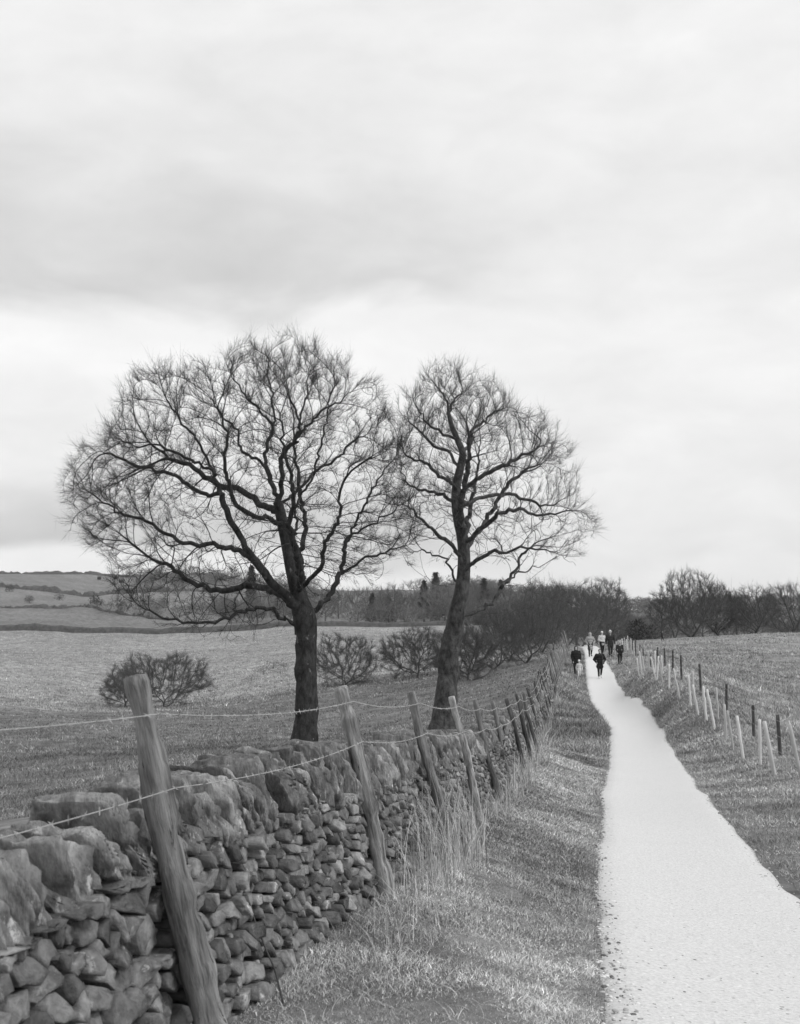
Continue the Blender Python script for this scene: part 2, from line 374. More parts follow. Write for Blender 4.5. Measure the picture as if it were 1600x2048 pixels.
yl = 4.5*(30/4.5)**rng.uniform(0, 1, n); xl = bline(yl)+(pleft(yl)-bline(yl))*rng.uniform(0, 1, n)**1.6
sx = np.concatenate(sx+[xl]); sy = np.concatenate(sy+[yl]); ln = np.concatenate(sl+[rng.uniform(.03, .12, n)]); le = np.concatenate(sn+[rng.uniform(.9, 1.5, n)])
az = np.where(rng.uniform(0, 1, len(sx)) < .6, rng.normal(math.pi, 1.2, len(sx)), rng.uniform(0, 6.28, len(sx)))
blades('dead_grass', sx, sy, ln, .0020*np.clip(sy/8, .8, 8)**.8*rng.uniform(.7, 1.5, len(sx)), le, rng.uniform(.45, 1.15, len(sx)), M_STRAW,
       'tall bleached straw standing against the dry stone wall', 'dead grass', segs=4, az=az)

# ------------------------------------------------------------------ tubes
def tube_mesh(name, pts, rad, sides=8, seed=0, rough=0.0, tone=None, cap=True, smooth=True):
    pts = np.asarray(pts, float); rad = np.asarray(rad, float); n = len(pts)
    d = np.gradient(pts, axis=0); d /= np.linalg.norm(d, axis=1)[:, None]+1e-9
    ref = np.array([.31, .9, .2]) if abs(d[:, 2]).mean() > .5 else np.array([.05, .12, 1.])
    a = np.cross(d, ref); a /= np.linalg.norm(a, axis=1)[:, None]; b = np.cross(d, a)
    ang = np.arange(sides)*2*math.pi/sides
    rr_ = rad[:, None]*np.ones(sides)
    if rough:
        ii, jj = np.meshgrid(np.arange(n), np.arange(sides), indexing='ij')
        rr_ = rr_*(1+rough*(vnoise(ii*.35+seed*7.3, np.cos(ang)[None, :]*1.7+0*ii+seed, seed)-.5)*2 + rough*.6*(vnoise(ii*.9+seed, np.sin(ang)[None, :]*2.5+0*ii, seed+9)-.5))
    V = pts[:, None, :]+rr_[..., None]*(a[:, None, :]*np.cos(ang)[None, :, None]+b[:, None, :]*np.sin(ang)[None, :, None])
    V = V.reshape(-1, 3)
    idx = np.arange(n*sides).reshape(n, sides); nx_ = np.roll(idx, -1, 1)
    F = np.stack([idx[:-1], nx_[:-1], nx_[1:], idx[1:]], -1).reshape(-1, 4)
    Fs = [F]
    if cap:
        V = np.vstack([V, pts[0], pts[-1]+d[-1]*rad[-1]*.15]); k = n*sides
        Fs.append(np.vstack([np.stack([nx_[0], idx[0], np.full(sides, k)], -1), np.stack([idx[-1], nx_[-1], np.full(sides, k+1)], -1)]))
    tn = None if tone is None else np.full(len(V), tone)
    return np_mesh(name, V, Fs, tn, smooth)

# ------------------------------------------------------------------ dry stone wall
wy = np.arange(-3.0, 74, .02)
wx = bline(wy)
T = np.c_[np.gradient(wx), np.gradient(wy)]; sl_ = np.hypot(T[:, 0], T[:, 1]); s_arr = np.r_[0, np.cumsum(sl_[1:])]
k_ = 41
def smooth1(v):
    p = np.pad(v, k_, mode='edge'); return np.convolve(p, np.ones(2*k_+1)/(2*k_+1), 'valid')
wxs = wx.copy(); wxs = smooth1(wx); wxs = wxs[:len(wy)]
Tx, Ty = np.gradient(wxs), np.gradient(wy); tl = np.hypot(Tx, Ty); Tx /= tl; Ty /= tl
wz = gz(wxs, wy, micro=False)
def wall_at(s):
    y = np.interp(s, s_arr, wy); x = np.interp(s, s_arr, wxs); z = np.interp(s, s_arr, wz)
    tx = np.interp(s, s_arr, Tx); ty = np.interp(s, s_arr, Ty)
    return x, y, z, tx, ty
FACE_OFF = -.10      # the face stands behind the posts' feet
BATTER = .18
def wall_pt(s, z, outw):
    x, y, g, tx, ty = wall_at(s)
    o = FACE_OFF-BATTER*z+outw
    return np.stack([x+ty*o, y-tx*o, g+z], -1)
HC = .64
S_OF = lambda y: float(np.interp(y, wy, s_arr))
def clip_poly(poly, nx_, ny_, c):
    out_ = []
    m = len(poly)
    for i in range(m):
        p, q = poly[i], poly[(i+1) % m]
        dp = p[0]*nx_+p[1]*ny_-c; dq = q[0]*nx_+q[1]*ny_-c
        if dp <= 0: out_.append(p)
        if (dp < 0) != (dq < 0):
            t_ = dp/(dp-dq); out_.append((p[0]+(q[0]-p[0])*t_, p[1]+(q[1]-p[1])*t_))
    return out_
seeds = []
AN = 1.65
def big(s):
    y = np.interp(s, s_arr, wy); return float(np.interp(y, [4.3, 5.0, 30, 60], [1.25, .92, 1.15, 2.0]))
s0 = S_OF(-2.5); s_end = S_OF(72)
s = s0
while s < s_end:
    seg = .9; B = big(s+.45)
    z = -.12
    while z < HC+.06:
        h = random.uniform(.036, .088)*B
        q = s+random.uniform(0, .1)
        while q < s+seg:
            wd = random.uniform(.05, .16)*B*(1.0 if random.random() > .12 else 1.6)
            seeds.append((q+wd/2, z+h/2+random.uniform(-.45, .45)*h)); q += wd
        z += h
    s += seg
sd_ = np.array(seeds)
order = np.argsort(sd_[:, 0]); sd_ = sd_[order]
Vs, Fq_, tn_ = [], [], []
vc = 0
def jit(a): return random.uniform(-a, a)
for i in range(len(sd_)):
    sx0, sz0 = sd_[i]
    B = big(sx0)
    lo = np.searchsorted(sd_[:, 0], sx0-.45*B); hi = np.searchsorted(sd_[:, 0], sx0+.45*B)
    nb = [j for j in range(lo, hi) if j != i and abs(sd_[j, 1]-sz0) < .28*B]
    w_ = .35*B
    poly = [(-w_, -w_*.6), (w_, -w_*.6), (w_, w_*.6), (-w_, w_*.6)]
    for j in nb:
        dx = sd_[j, 0]-sx0; dz = (sd_[j, 1]-sz0)*AN
        # bisector in the stretched metric
        poly = clip_poly(poly, dx, dz*AN, (dx*dx+dz*dz)/2)
        if len(poly) < 3: break
    if len(poly) < 3: continue
    poly = [(p[0]+sx0, min(max(p[1]+sz0, -.2), HC+.02)) for p in poly]
    ar = 0
    for q in range(len(poly)):
        p, r_ = poly[q], poly[(q+1) % len(poly)]; ar += p[0]*r_[1]-r_[0]*p[1]
    if abs(ar)/2 < .0006*B*B: continue
    if random.random() < .025: continue
    yd = float(np.interp(sx0, s_arr, wy))
    near = yd < 17
    mid = np.mean(poly, axis=0)
    gap = random.uniform(.004, .011)*min(B, 1.3)
    ring = []
    m = len(poly)
    for q in range(m):
        p, r_ = poly[q], poly[(q+1) % m]
        L_ = math.hypot(p[0]-r_[0], p[1]-r_[1])
        if L_ < .006 and m > 4: continue
        nseg = max(1, min(4, int(L_/.04))) if near else 1
        for e in range(nseg):
            t_ = (e+(.18 if nseg > 1 and e == 0 else 0))/nseg
            ring.append([p[0]+(r_[0]-p[0])*t_, p[1]+(r_[1]-p[1])*t_])
    ring = np.array(ring)
    if len(ring) < 3: continue
    # pull in corners, leave a gap
    ctr_ = ring.mean(0); dv = ring-ctr_; dl = np.linalg.norm(dv, axis=1)[:, None]+1e-6
    med = np.median(dl)
    dv2 = dv*(1-np.clip((dl-med*1.7)/dl, 0, .5)*.3)
    ring = ctr_+dv2*(1-np.clip(gap/np.linalg.norm(dv2, axis=1)[:, None], 0, .35))
    ring += np.random.uniform(-.006, .006, ring.shape)*B
    out0 = random.gauss(0, .017)+(.02 if random.random() < .1 else 0)
    tiltx, tiltz = jit(.42), jit(.42)-.08
    sz = float(med)
    layers = [(.93, -.16, 0), (1.0, -.008, .8), (.955, .003, .95), (.62, .004, 1.0), (.34, .006, 1.0)]
    if not near: layers = [(1.0, -.14, 0), (.97, -.01, .5), (.75, .014, 1.0)]
    k = len(ring); base = vc
    for li, (scl, o_, tf) in enumerate(layers):
        rg = ctr_+(ring-ctr_)*scl
        jt = np.random.uniform(-1, 1, k)*(.0062 if li else 0)*B
        ow = out0*(li > 0)+o_+tf*((rg[:, 0]-ctr_[0])*tiltx+(rg[:, 1]-ctr_[1])*tiltz)+jt
        Vs.append(wall_pt(rg[:, 0], rg[:, 1], ow)); vc += k
    Vs.append(wall_pt(np.array([ctr_[0]]), np.array([ctr_[1]]), np.array([out0+layers[-1][1]*1.08+jit(.004)]))); vc += 1
    nl_ = len(layers)
    ii = np.arange(k); jj = (ii+1) % k
    for li in range(nl_-1):
        a0 = base+li*k; b0 = a0+k
        Fq_.append(np.stack([a0+ii, a0+jj, b0+jj, b0+ii], -1))
    a0 = base+(nl_-1)*k
    Fq_.append(np.stack([a0+ii, a0+jj, np.full(k, vc-1), np.full(k, vc-1)], -1))
    tv = random.choice([.5, .62, .75, .85, 1.0, 1.05, 1.2, 1.35])*random.uniform(.9, 1.1)
    if random.random() < .04: tv = 1.6
    tn_.append(np.full(nl_*k+1, tv))
Vw = np.concatenate(Vs); Fw = np.concatenate(Fq_)
quad = Fw[:, 2] != Fw[:, 3]
wall = tag(empty('dry_stone_wall', P(700, 1800, 8)), 'rough dry stone wall with upright coping stones running beside the leaning post fence', 'wall')
WL = wall.location
def wl(V): return np.asarray(V)-np.array(WL)
link_mesh('stone_courses', np_mesh('stone_courses', wl(Vw), [Fw[quad], Fw[~quad][:, :3]], np.concatenate(tn_)), M_STONE, wall)
# core and field-side face
sv = np.arange(s0, s_end, .25)
c_ = []
for (z_, o_) in ((-.3, -.15), (HC-.03, -.13), (HC-.03, -.30), (-.5, -.52)):
    c_.append(wall_pt(sv, np.full(len(sv), z_), np.full(len(sv), o_)))
Vc = np.stack(c_, 1).reshape(-1, 3); k = len(sv); idx = np.arange(k*4).reshape(k, 4)
Fc = np.concatenate([np.stack([idx[:-1, j], idx[1:, j], idx[1:, j+1], idx[:-1, j+1]], -1) for j in range(3)])
link_mesh('rubble_core', np_mesh('rubble_core', wl(Vc), Fc), M_CORE, wall)

# coping stones: big upright slabs leaning on each other
def cube_grid(n):
    g = np.linspace(-1, 1, n+1); vs = {}; F = []
    def vid(p):
        key = tuple(np.round(p, 5))
        if key not in vs: vs[key] = len(vs)
        return vs[key]
    for ax in range(3):
        for sg in (-1, 1):
            for i in range(n):
                for j in range(n):
                    q = []
                    for (a_, b_) in ((i, j), (i+1, j), (i+1, j+1), (i, j+1)):
                        p = [0, 0, 0]; p[ax] = sg; p[(ax+1) % 3] = g[a_]; p[(ax+2) % 3] = g[b_]; q.append(vid(p))
                    F.append(q if sg > 0 else q[::-1])
    return np.array(list(vs.keys())), np.array(F)
CG = {n: cube_grid(n) for n in (4, 7, 12, 20)}
def cope_stone(s, wdt, ht, lean, n, seed):
    C, F = CG[n]
    p = C.copy()
    # rounded box, narrower and rounder towards the top
    q = p/np.maximum(np.linalg.norm(p, axis=1)[:, None], 1e-6)
    mixr = .10
    p = p*(1-mixr)+q*1.25*mixr
    hz = (p[:, 2]+1)/2
    thick = .225
    al = p[:, 0]*wdt/2*(1.04-.22*hz) + (hz-.5)*lean*ht
    ac = p[:, 1]*thick*(1-.42*np.clip(hz, 0, 1.2)**1.8)
    up = hz*ht
    sk = math.sin(seed*2.1); out_ = np.empty((len(p), 3)); off = Vector((seed*3.17, seed*1.7, seed*.9))
    for i in range(len(p)):
        v_ = Vector((al[i]*1.0, ac[i]*.55, up[i]*.8))
        nn = mnoise.fractal(v_*4.2+off, .9, 2.2, 4); nn2 = mnoise.noise(v_*14+off)
        ridge = abs(mnoise.noise(Vector((al[i]*13+up[i]*lean*-6, ac[i]*3, up[i]*2.0))+off))
        w_ = nn*.6
        strat = abs(((al[i]*1.0+ac[i]*.25*sk+up[i]*lean*-.35)*26+w_*2.2+seed) % 1.0-.5)*2
        crack = max(0, .25-abs(mnoise.noise(v_*5.5+off*1.3)))*4
        dd = nn*.052+nn2*.018-strat*.024-crack*.026-ridge*.014
        out_[i] = (al[i]+q[i, 0]*dd*.7, ac[i]+q[i, 1]*dd*1.3, up[i]+q[i, 2]*dd*.9)
    x, y, g, tx, ty = wall_at(s)
    cxo = FACE_OFF-BATTER*HC-.20+random.uniform(-.03, .015)
    X_ = x+ty*cxo+out_[:, 0]*tx+out_[:, 1]*ty
    Y_ = y-tx*cxo+out_[:, 0]*ty-out_[:, 1]*tx
    Z_ = g+HC-.03+out_[:, 2]
    return np.c_[X_, Y_, Z_], F
s = s0; ci = 0; restV, restF, restT, rv = [], [], [], 0
while s < s_end:
    y = float(np.interp(s, s_arr, wy)); B = float(np.interp(y, [5, 9, 14], [1.0, .95, .75]))
    wdt = random.choice([.08, .11, .15, .2, .26])*B*random.uniform(.85, 1.15)
    ht = random.uniform(.22, .38)*(1.0 if y < 14 else .9)*float(np.interp(y, [4.5, 7.5], [.82, 1.0]))
    n = 20 if y < 9 else (12 if y < 14 else (7 if y < 30 else 4))
    V_, F_ = cope_stone(s+wdt/2, wdt*.93, ht, random.uniform(-.75, -.15) if y < 8.6 else random.uniform(-.5, .5), n, ci+1)
    tv = random.choice([.7, .85, 1.0, 1.15, 1.3])
    if y > 2.2 and ci < 400 and sum(1 for _ in wall.children if _.name.startswith('coping_stone')) < 96:
        c0 = V_.mean(0)
        link_mesh('coping_stone', np_mesh('coping_stone', V_-c0, F_, np.full(len(V_), tv), smooth=False), M_COPE, wall, loc=tuple(wl(c0)))
        for p_ in ():
            pass
    else:
        restV.append(V_); restF.append(F_+rv); restT.append(np.full(len(V_), tv)); rv += len(V_)
    ci += 1; s += wdt*.98
tag(link_mesh('coping_row', np_mesh('coping_row', wl(np.concatenate(restV)), np.concatenate(restF), np.concatenate(restT)), M_COPE, wall), kind='stuff')

# ------------------------------------------------------------------ left fence
fence = tag(empty('post_fence', P(778, 1800, 8.2)), 'old wooden post and barbed wire fence leaning against the dry stone wall', 'fence')
FL = np.array(fence.location)
postspec = [  # top px, py, base px, py, dist, r_top, r_base, tone
 (272,1352,452,2180,4.5,.042,.068,.95),(680,1374,782,1812,8.2,.047,.063,1.3),(822,1384,902,1722,10.7,.040,.050,.85),(903,1393,964,1655,13.3,.036,.045,1.6),
 (949,1400,1004,1610,16.6,.036,.043,.8),(984,1402,1028,1582,19.2,.034,.04,.8),(1013,1397,1050,1545,21.9,.036,.045,.45),(1032,1388,1064,1528,24.6,.036,.045,.45),(1048,1388,1076,1505,27.2,.036,.045,.6)]
wires = {0: [], 1: []}
def add_post(pt, pb, r0, r1, tn, seed, n=26, sides=14):
    pt = np.array(pt); pb = np.array(pb)
    ax = pt-pb; Ln = np.linalg.norm(ax); t_ = np.linspace(0, 1, n)
    # build along local z
    wob = .012 if Ln > 0 else 0
    px_ = (vnoise(t_*3+seed*5.1, t_*0, seed)-.5)*2*wob*2; py_ = (vnoise(t_*3+seed*2.3, t_*0+4, seed+3)-.5)*2*wob*2
    px_ -= np.linspace(px_[0], px_[-1], n); py_ -= np.linspace(py_[0], py_[-1], n)
    pts = np.c_[px_, py_, t_*Ln]
    rad = (r1+(r0-r1)*t_)*.9; rad = rad*(1+.22*(vnoise(t_*9, t_*0, seed+11)-.5)); rad[-1] *= .9
    me = tube_mesh('post', pts, rad, sides, seed, rough=.22, tone=tn*.85)
    o = link_mesh('post', me, M_WOOD, fence, loc=tuple(pb-FL))
    q = Vector(ax).to_track_quat('Z', 'Y'); o.rotation_mode = 'QUATERNION'; o.rotation_quaternion = q
    return o, pts, q
for i, (a1, a2, b1, b2, d, r0, r1, tn) in enumerate(postspec):
    pt = P(a1, a2, d-.05); pb = P(b1, b2, d)
    hi_ = d < 14
    o, _, _ = add_post(pt, pb, r0, r1, tn, i+1, 60 if hi_ else 24, 22 if hi_ else 10)
    if i == 2:
        add = tube_mesh('splinter', [(-.05, 0, 1.22), (-.085, 0, 1.30), (-.09, 0, 1.36)], [.03, .028, .012], 8, 5, .2, .6)
        link_mesh('splinter', add, M_WOOD, o)
    pt = np.array(pt); pb = np.array(pb); ax = (pt-pb)/np.linalg.norm(pt-pb)
    k0 = [.13, .09, .09, .10, .11, .10, .10, .10, .12][i]; k1 = [.385, .345, .34, .36, .37, .36, .33, .30, .30][i]
    front = np.array([.055, -.03, 0])*(r0/.04)
    wires[0].append(pt-ax*k0+front); wires[1].append(pt-ax*k1+front)
yy_ = 29.2; k = 20
while yy_ < 106:
    xb = float(bline(yy_)); zb = g1(xb, yy_)
    h = float(np.interp(yy_, [29, 40, 58, 105], [1.25, 1.45, 1.6, 1.5]))+random.uniform(-.1, .1)
    lean = random.uniform(.22, .36)*h
    pb = (xb, yy_, zb-.1); pt = (xb-lean, yy_-.05, zb+h)
    tnv = random.choice([.45, .55, .9, 1.1]) if yy_ < 60 else random.choice([.8, 1.2, 1.4])
    add_post(pt, pb, .034, .042, tnv, k, 8, 7)
    pta = np.array(pt); ax = pta-np.array(pb); ax /= np.linalg.norm(ax)
    if yy_ < 62: wires[0].append(pta-ax*.12+np.array([.04, 0, 0])); wires[1].append(pta-ax*.34+np.array([.04, 0, 0]))
    yy_ += random.uniform(1.6, 2.3); k += 1
for wi in (0, 1):
    pts = wires[wi]
    # carry the strand on towards the camera's left
    dirn = pts[0]-pts[1]; first = pts[0]+np.array([-.62, -3.4, .20 if wi == 0 else .17]); pts = [first]+pts
    fullp = []
    for a_, b_ in zip(pts[:-1], pts[1:]):
        for t_ in np.linspace(0, 1, 20, endpoint=False):
            p_ = a_+(b_-a_)*t_; p_ = p_+np.array([0, 0, -.035*4*t_*(1-t_)]); fullp.append(p_)
    fullp.append(pts[-1]); fullp = np.array(fullp)
    rad = np.interp(fullp[:, 1], [0, 6, 10, 60], [.0015, .0021, .0028, .007])
    # twisted double strand with barbs, one mesh
    me = tube_mesh('wire_strand', fullp-FL, rad, 5)
    sV = np.array([v_.co for v_ in me.vertices]); sF = [tuple(p_.vertices) for p_ in me.polygons]; bpy.data.meshes.remove(me)
    bV, bF, q = [], [], 0
    dist = np.r_[0, np.cumsum(np.linalg.norm(np.diff(fullp, axis=0), axis=1))]
    for s_ in np.arange(.1, min(dist[-1], 26), .105):
        c0 = np.array([np.interp(s_, dist, fullp[:, j]) for j in range(3)])
        for e in range(2):
            dv = np.random.normal(0, 1, 3); dv[1] *= .3; dv /= np.linalg.norm(dv)
            side_ = np.cross(dv, [0, 1, 0]); side_ /= np.linalg.norm(side_)+1e-6
            tip = .016
            bV += [c0+dv*tip, c0-dv*tip, c0+side_*.0028, c0-side_*.0028, c0+np.array([0, .003, 0])]
            bF += [(q, q+2, q+3), (q+1, q+3, q+2), (q, q+4, q+2), (q+1, q+2, q+4)]; q += 5
    q4 = np.array([f_ for f_ in sF if len(f_) == 4]); q3 = np.array([f_ for f_ in sF if len(f_) == 3])
    link_mesh('wire_strand', np_mesh('wire_strand', np.vstack([sV, np.array(bV)-FL]), [q4, np.vstack([q3, np.array(bF)+len(sV)])], smooth=True), M_WIRE, fence)

# dead dark stems in front of the wall, near the camera
def stem(pxs, label, r=.004):
    pts = [np.array(P(*p)) for p in pxs]
    fp = []
    for a_, b_ in zip(pts[:-1], pts[1:]):
        for t_ in np.linspace(0, 1, 8, endpoint=False): fp.append(a_+(b_-a_)*t_)
    fp.append(pts[-1]); fp = np.array(fp)[::-1]
    fp[:, 0] += (vnoise(np.arange(len(fp))*.4, np.zeros(len(fp)), 5)-.5)*.012
    rad = np.linspace(r*1.2, r*.5, len(fp))
    o = link_mesh('dead_stem', tube_mesh('dead_stem', fp-fp[0], rad, 6), M_STEM, loc=tuple(fp[0]))
    tag(o, label, 'stem', 'dry stems against the wall')
stem([(478, 1675, 5.6), (484, 1730, 5.6), (495, 1800, 5.6), (520, 1870, 5.5), (552, 1950, 5.4), (572, 2020, 5.3)], 'thin dark dead stem curving down the wall just right of the nearest post')
stem([(602, 1672, 6.6), (607, 1750, 6.6), (620, 1850, 6.5), (637, 1965, 6.4)], 'thin dark straight stem on the wall, halfway between the two nearest posts')
stem([(735, 1520, 9.0), (745, 1600, 9.0), (752, 1700, 9.0), (756, 1790, 8.9)], 'pale upright stalk against the wall just right of the second nearest post', .003)

# small stones and leaves on the path
pv, pf, ptn, q = [], [], [], 0
CG[2] = cube_grid(2); C, Fg = CG[2]
Cs = C/np.linalg.norm(C, axis=1)[:, None]
npb = 5000
py_ = 5.5*(40/5.5)**rng.uniform(0, 1, npb)**1.3; e_ = rng.uniform(0, 1, npb); e_ = .035+.93*np.where(rng.uniform(0, 1, npb) < .12, e_**2*.35, e_)
px_ = pleft(py_)+(pright(py_)-pleft(py_))*e_; pz_ = gz(px_, py_)
for i in range(npb):
    r_ = random.choice([.003, .004, .005, .006, .009])*(1+py_[i]/25)
    pv.append(Cs*np.array([r_*random.uniform(.7, 1.5), r_*random.uniform(.7, 1.5), r_*.6])*(1+np.random.uniform(-.15, .15, (len(Cs), 1)))+[px_[i], py_[i], pz_[i]+.028])
    pf.append(Fg+q); ptn.append(np.full(len(Cs), random.choice([.3, .6, .8, 1, 1.2, 1.4, 1.6]))); q += len(Cs)
tag(link_mesh('gravel', np_mesh('gravel', np.concatenate(pv), np.concatenate(pf), np.concatenate(ptn)), M_PEB), 'loose pebbles and grit scattered on the pale path', 'gravel', kind='stuff')
exec_later = None

# ------------------------------------------------------------------ bare trees by space colonisation
def colonise(nodes, parent, att, step, infl, kill, inertia=.85, jitter=.085, trop=0.05, maxit=140, seed=0, centre=None, radial=.35):
    r_ = np.random.default_rng(seed)
    Np = [np.array(p, float) for p in nodes]; Pa = list(parent)
    pos = np.array(Np); par = np.array(Pa)
    dirs = np.zeros_like(pos)
    for i in range(len(pos)):
        if par[i] >= 0:
            d = pos[i]-pos[par[i]]; dirs[i] = d/(np.linalg.norm(d)+1e-9)
        else: dirs[i] = (0, 0, 1)
    att = att.copy()
    nd_ = np.full(len(att), 1e9); ni = np.zeros(len(att), int)
    new = np.arange(len(pos))
    for it in range(maxit):
        if len(att) == 0: break
        for c in range(0, len(new), 1500):
            nn = new[c:c+1500]
            D = np.linalg.norm(att[:, None, :]-pos[nn][None], axis=2); m = D.argmin(1); dm = D[np.arange(len(att)), m]
            b_ = dm < nd_; nd_[b_] = dm[b_]; ni[b_] = nn[m[b_]]
        keep = nd_ > kill
        att, nd_, ni = att[keep], nd_[keep], ni[keep]
        act = nd_ < infl
        if not act.any(): break
        v = att[act]-pos[ni[act]]; v /= np.linalg.norm(v, axis=1)[:, None]
        acc = np.zeros_like(pos); np.add.at(acc, ni[act], v)
        ids = np.unique(ni[act])
        g = acc[ids]; ln = np.linalg.norm(g, axis=1)[:, None]
        g = g/(ln+1e-9)+inertia*dirs[ids]+r_.normal(0, jitter, (len(ids), 3)); g[:, 2] += trop
        if centre is not None:
            ov = pos[ids]-centre; g += radial*ov/(np.linalg.norm(ov, axis=1)[:, None]+1e-9)
        g /= np.linalg.norm(g, axis=1)[:, None]
        npos = pos[ids]+g*step
        # refuse near-duplicates of older siblings
        ok = np.ones(len(ids), bool)
        order_ = np.argsort(par, kind='stable'); sp = par[order_]
        l0 = np.searchsorted(sp, ids); l1 = np.searchsorted(sp, ids, 'right')
        for k in range(len(ids)):
            if l1[k]-l0[k] >= 3: ok[k] = False; continue
            for c in order_[l0[k]:l1[k]]:
                if np.linalg.norm(pos[c]-npos[k]) < step*.45: ok[k] = False; break
        bad = ids[~ok]
        if len(bad):
            kb = ~(np.isin(ni, bad) & (nd_ < infl) & (r_.uniform(0, 1, len(ni)) < .35)); att, nd_, ni = att[kb], nd_[kb], ni[kb]
        if not ok.any(): continue
        n0 = len(pos)
        pos = np.vstack([pos, npos[ok]]); par = np.r_[par, ids[ok]]; dirs = np.vstack([dirs, g[ok]])
        new = np.arange(n0, len(pos))
    return pos, par

def radii(par, tip, root, n_extra=None):
    n = len(par)
    def calc(e):
        acc = np.zeros(n); r = np.zeros(n)
        for i in range(n-1, -1, -1):
            r[i] = tip if acc[i] == 0 else acc[i]**(1/e)
            if par[i] >= 0: acc[par[i]] += r[i]**e
        return r
    lo, hi = 1.5, 5.0
    for _ in range(14):
        e = (lo+hi)/2; r = calc(e)
        if r[0] > root: lo = e
        else: hi = e
    return r

def tree_mesh(pos, par, rad, k_of=None):
    """rings at every node; each segment is a tapering prism sharing its parent's ring direction"""
    n = len(pos); d = np.zeros((n, 3)); has = par >= 0
    d[has] = pos[has]-pos[par[has]]; ln = np.linalg.norm(d, axis=1); d[ln > 0] /= ln[ln > 0][:, None]; d[~has] = (0, 0, 1)
    main = np.full(n, -1); best = np.zeros(n)
    for i in range(n):
        p = par[i]
        if p >= 0 and rad[i] > best[p]: best[p] = rad[i]; main[p] = i
    nd2 = d.copy(); hm = main >= 0; nd2[hm] = d[hm]+d[main[hm]]; nd2 /= np.linalg.norm(nd2, axis=1)[:, None]+1e-9
    ref = np.array([.23, .95, .18]); ref /= np.linalg.norm(ref)
    def frame(dd):
        a = np.cross(dd, ref); l_ = np.linalg.norm(a, axis=1); b_ = l_ < .05; a[b_] = np.cross(dd[b_], [1, 0, 0]); a /= np.linalg.norm(a, axis=1)[:, None]
        return a, np.cross(dd, a)
    Vs, Fs, Is, off = [], [], [], 0
    ch = np.where(has)[0]
    for (lo, hi, k) in ((.055, 9, 12), (.018, .055, 6), (0, .018, 3)):
        c = ch[(rad[ch] >= lo) & (rad[ch] < hi)]
        if not len(c): continue
        p = par[c]; ism = main[p] == c
        ang = np.arange(k)*2*math.pi/k; cs, sn = np.cos(ang), np.sin(ang)
        db = np.where(ism[:, None], nd2[p], d[c]); rb = np.where(ism, np.minimum(rad[p], rad[c]*1.6), rad[c]*1.25)
        a, b = frame(db); a2, b2 = frame(nd2[c])
        r0 = pos[p][:, None]+rb[:, None, None]*(a[:, None]*cs[None, :, None]+b[:, None]*sn[None, :, None])
        r1 = pos[c][:, None]+rad[c][:, None, None]*(a2[:, None]*cs[None, :, None]+b2[:, None]*sn[None, :, None])
        V = np.stack([r0, r1], 1).reshape(-1, 3)
        base = (np.arange(len(c))*2*k)[:, None]; i = np.arange(k); j = (i+1) % k
        q = np.stack([i, j, k+j, k+i], -1)
        F = (base[:, :, None]+q[None]).reshape(-1, 4)+off
        Vs.append(V); Fs.append(F); off += len(V); Is.append(np.repeat(c, k))
    return np.concatenate(Vs), np.concatenate(Fs), np.concatenate(Is)

def add_twigs(pos, par, rad, centre, per, ln, seed, rmax=.02, sub=2, up=.22, segs=3, r0=.0034, wig=.17, rim=False):
    """short curved twigs with side shoots on the thin branches"""
    r_ = np.random.default_rng(seed)
    c = np.where((rad < rmax) & (par >= 0))[0]
    if rim:
        dc = np.linalg.norm((pos[c]-centre)*[1, 1, .9], axis=1); dc /= np.percentile(dc, 92); c = c[r_.uniform(0, 1, len(c)) < np.clip((dc-.38)*2.0, .10, 1)]
    c = np.repeat(c, per) if per >= 1 else c[r_.uniform(0, 1, len(c)) < per]
    d = pos[c]-pos[par[c]]; d /= np.linalg.norm(d, axis=1)[:, None]+1e-9
    outw = pos[c]-centre; outw /= np.linalg.norm(outw, axis=1)[:, None]+1e-9
    P0, P1, A, B = [], [], [], []
    base = pos[c]+(pos[par[c]]-pos[c])*r_.uniform(0, 1, (len(c), 1))
    dr = d*.9+outw*.8+r_.normal(0, .30, d.shape); dr[:, 2] += up; dr /= np.linalg.norm(dr, axis=1)[:, None]
    L_ = ln*(.4+r_.gamma(2.6, .22, (len(c), 1))); R0 = np.full(len(c), r0)
    def run(base, dr, L_, R0, sg):
        p = base; out_ = []
        for s in range(sg):
            dr = dr+r_.normal(0, wig*.5, dr.shape); dr[:, 2] += up*.25; dr /= np.linalg.norm(dr, axis=1)[:, None]
            q = p+dr*L_/sg
            P0.append(p); P1.append(q); A.append(R0*(1-s/sg*.75)); B.append(R0*(1-(s+1)/sg*.75)); out_.append((q, dr.copy())); p = q
        return out_
    pts = run(base, dr, L_, R0, segs)
    for (q, dd) in pts[:-1]:
        for _ in range(sub):
            d2 = dd+r_.normal(0, .52, dd.shape); d2 /= np.linalg.norm(d2, axis=1)[:, None]
            b2 = q-dd*L_/segs*r_.uniform(0, 1, (len(q), 1))
            run(b2, d2, L_*r_.uniform(.35, .7, L_.shape), R0*.62, 2)
    P0 = np.concatenate(P0); P1 = np.concatenate(P1); A = np.concatenate(A); B = np.concatenate(B)
    return P0, P1, A, B
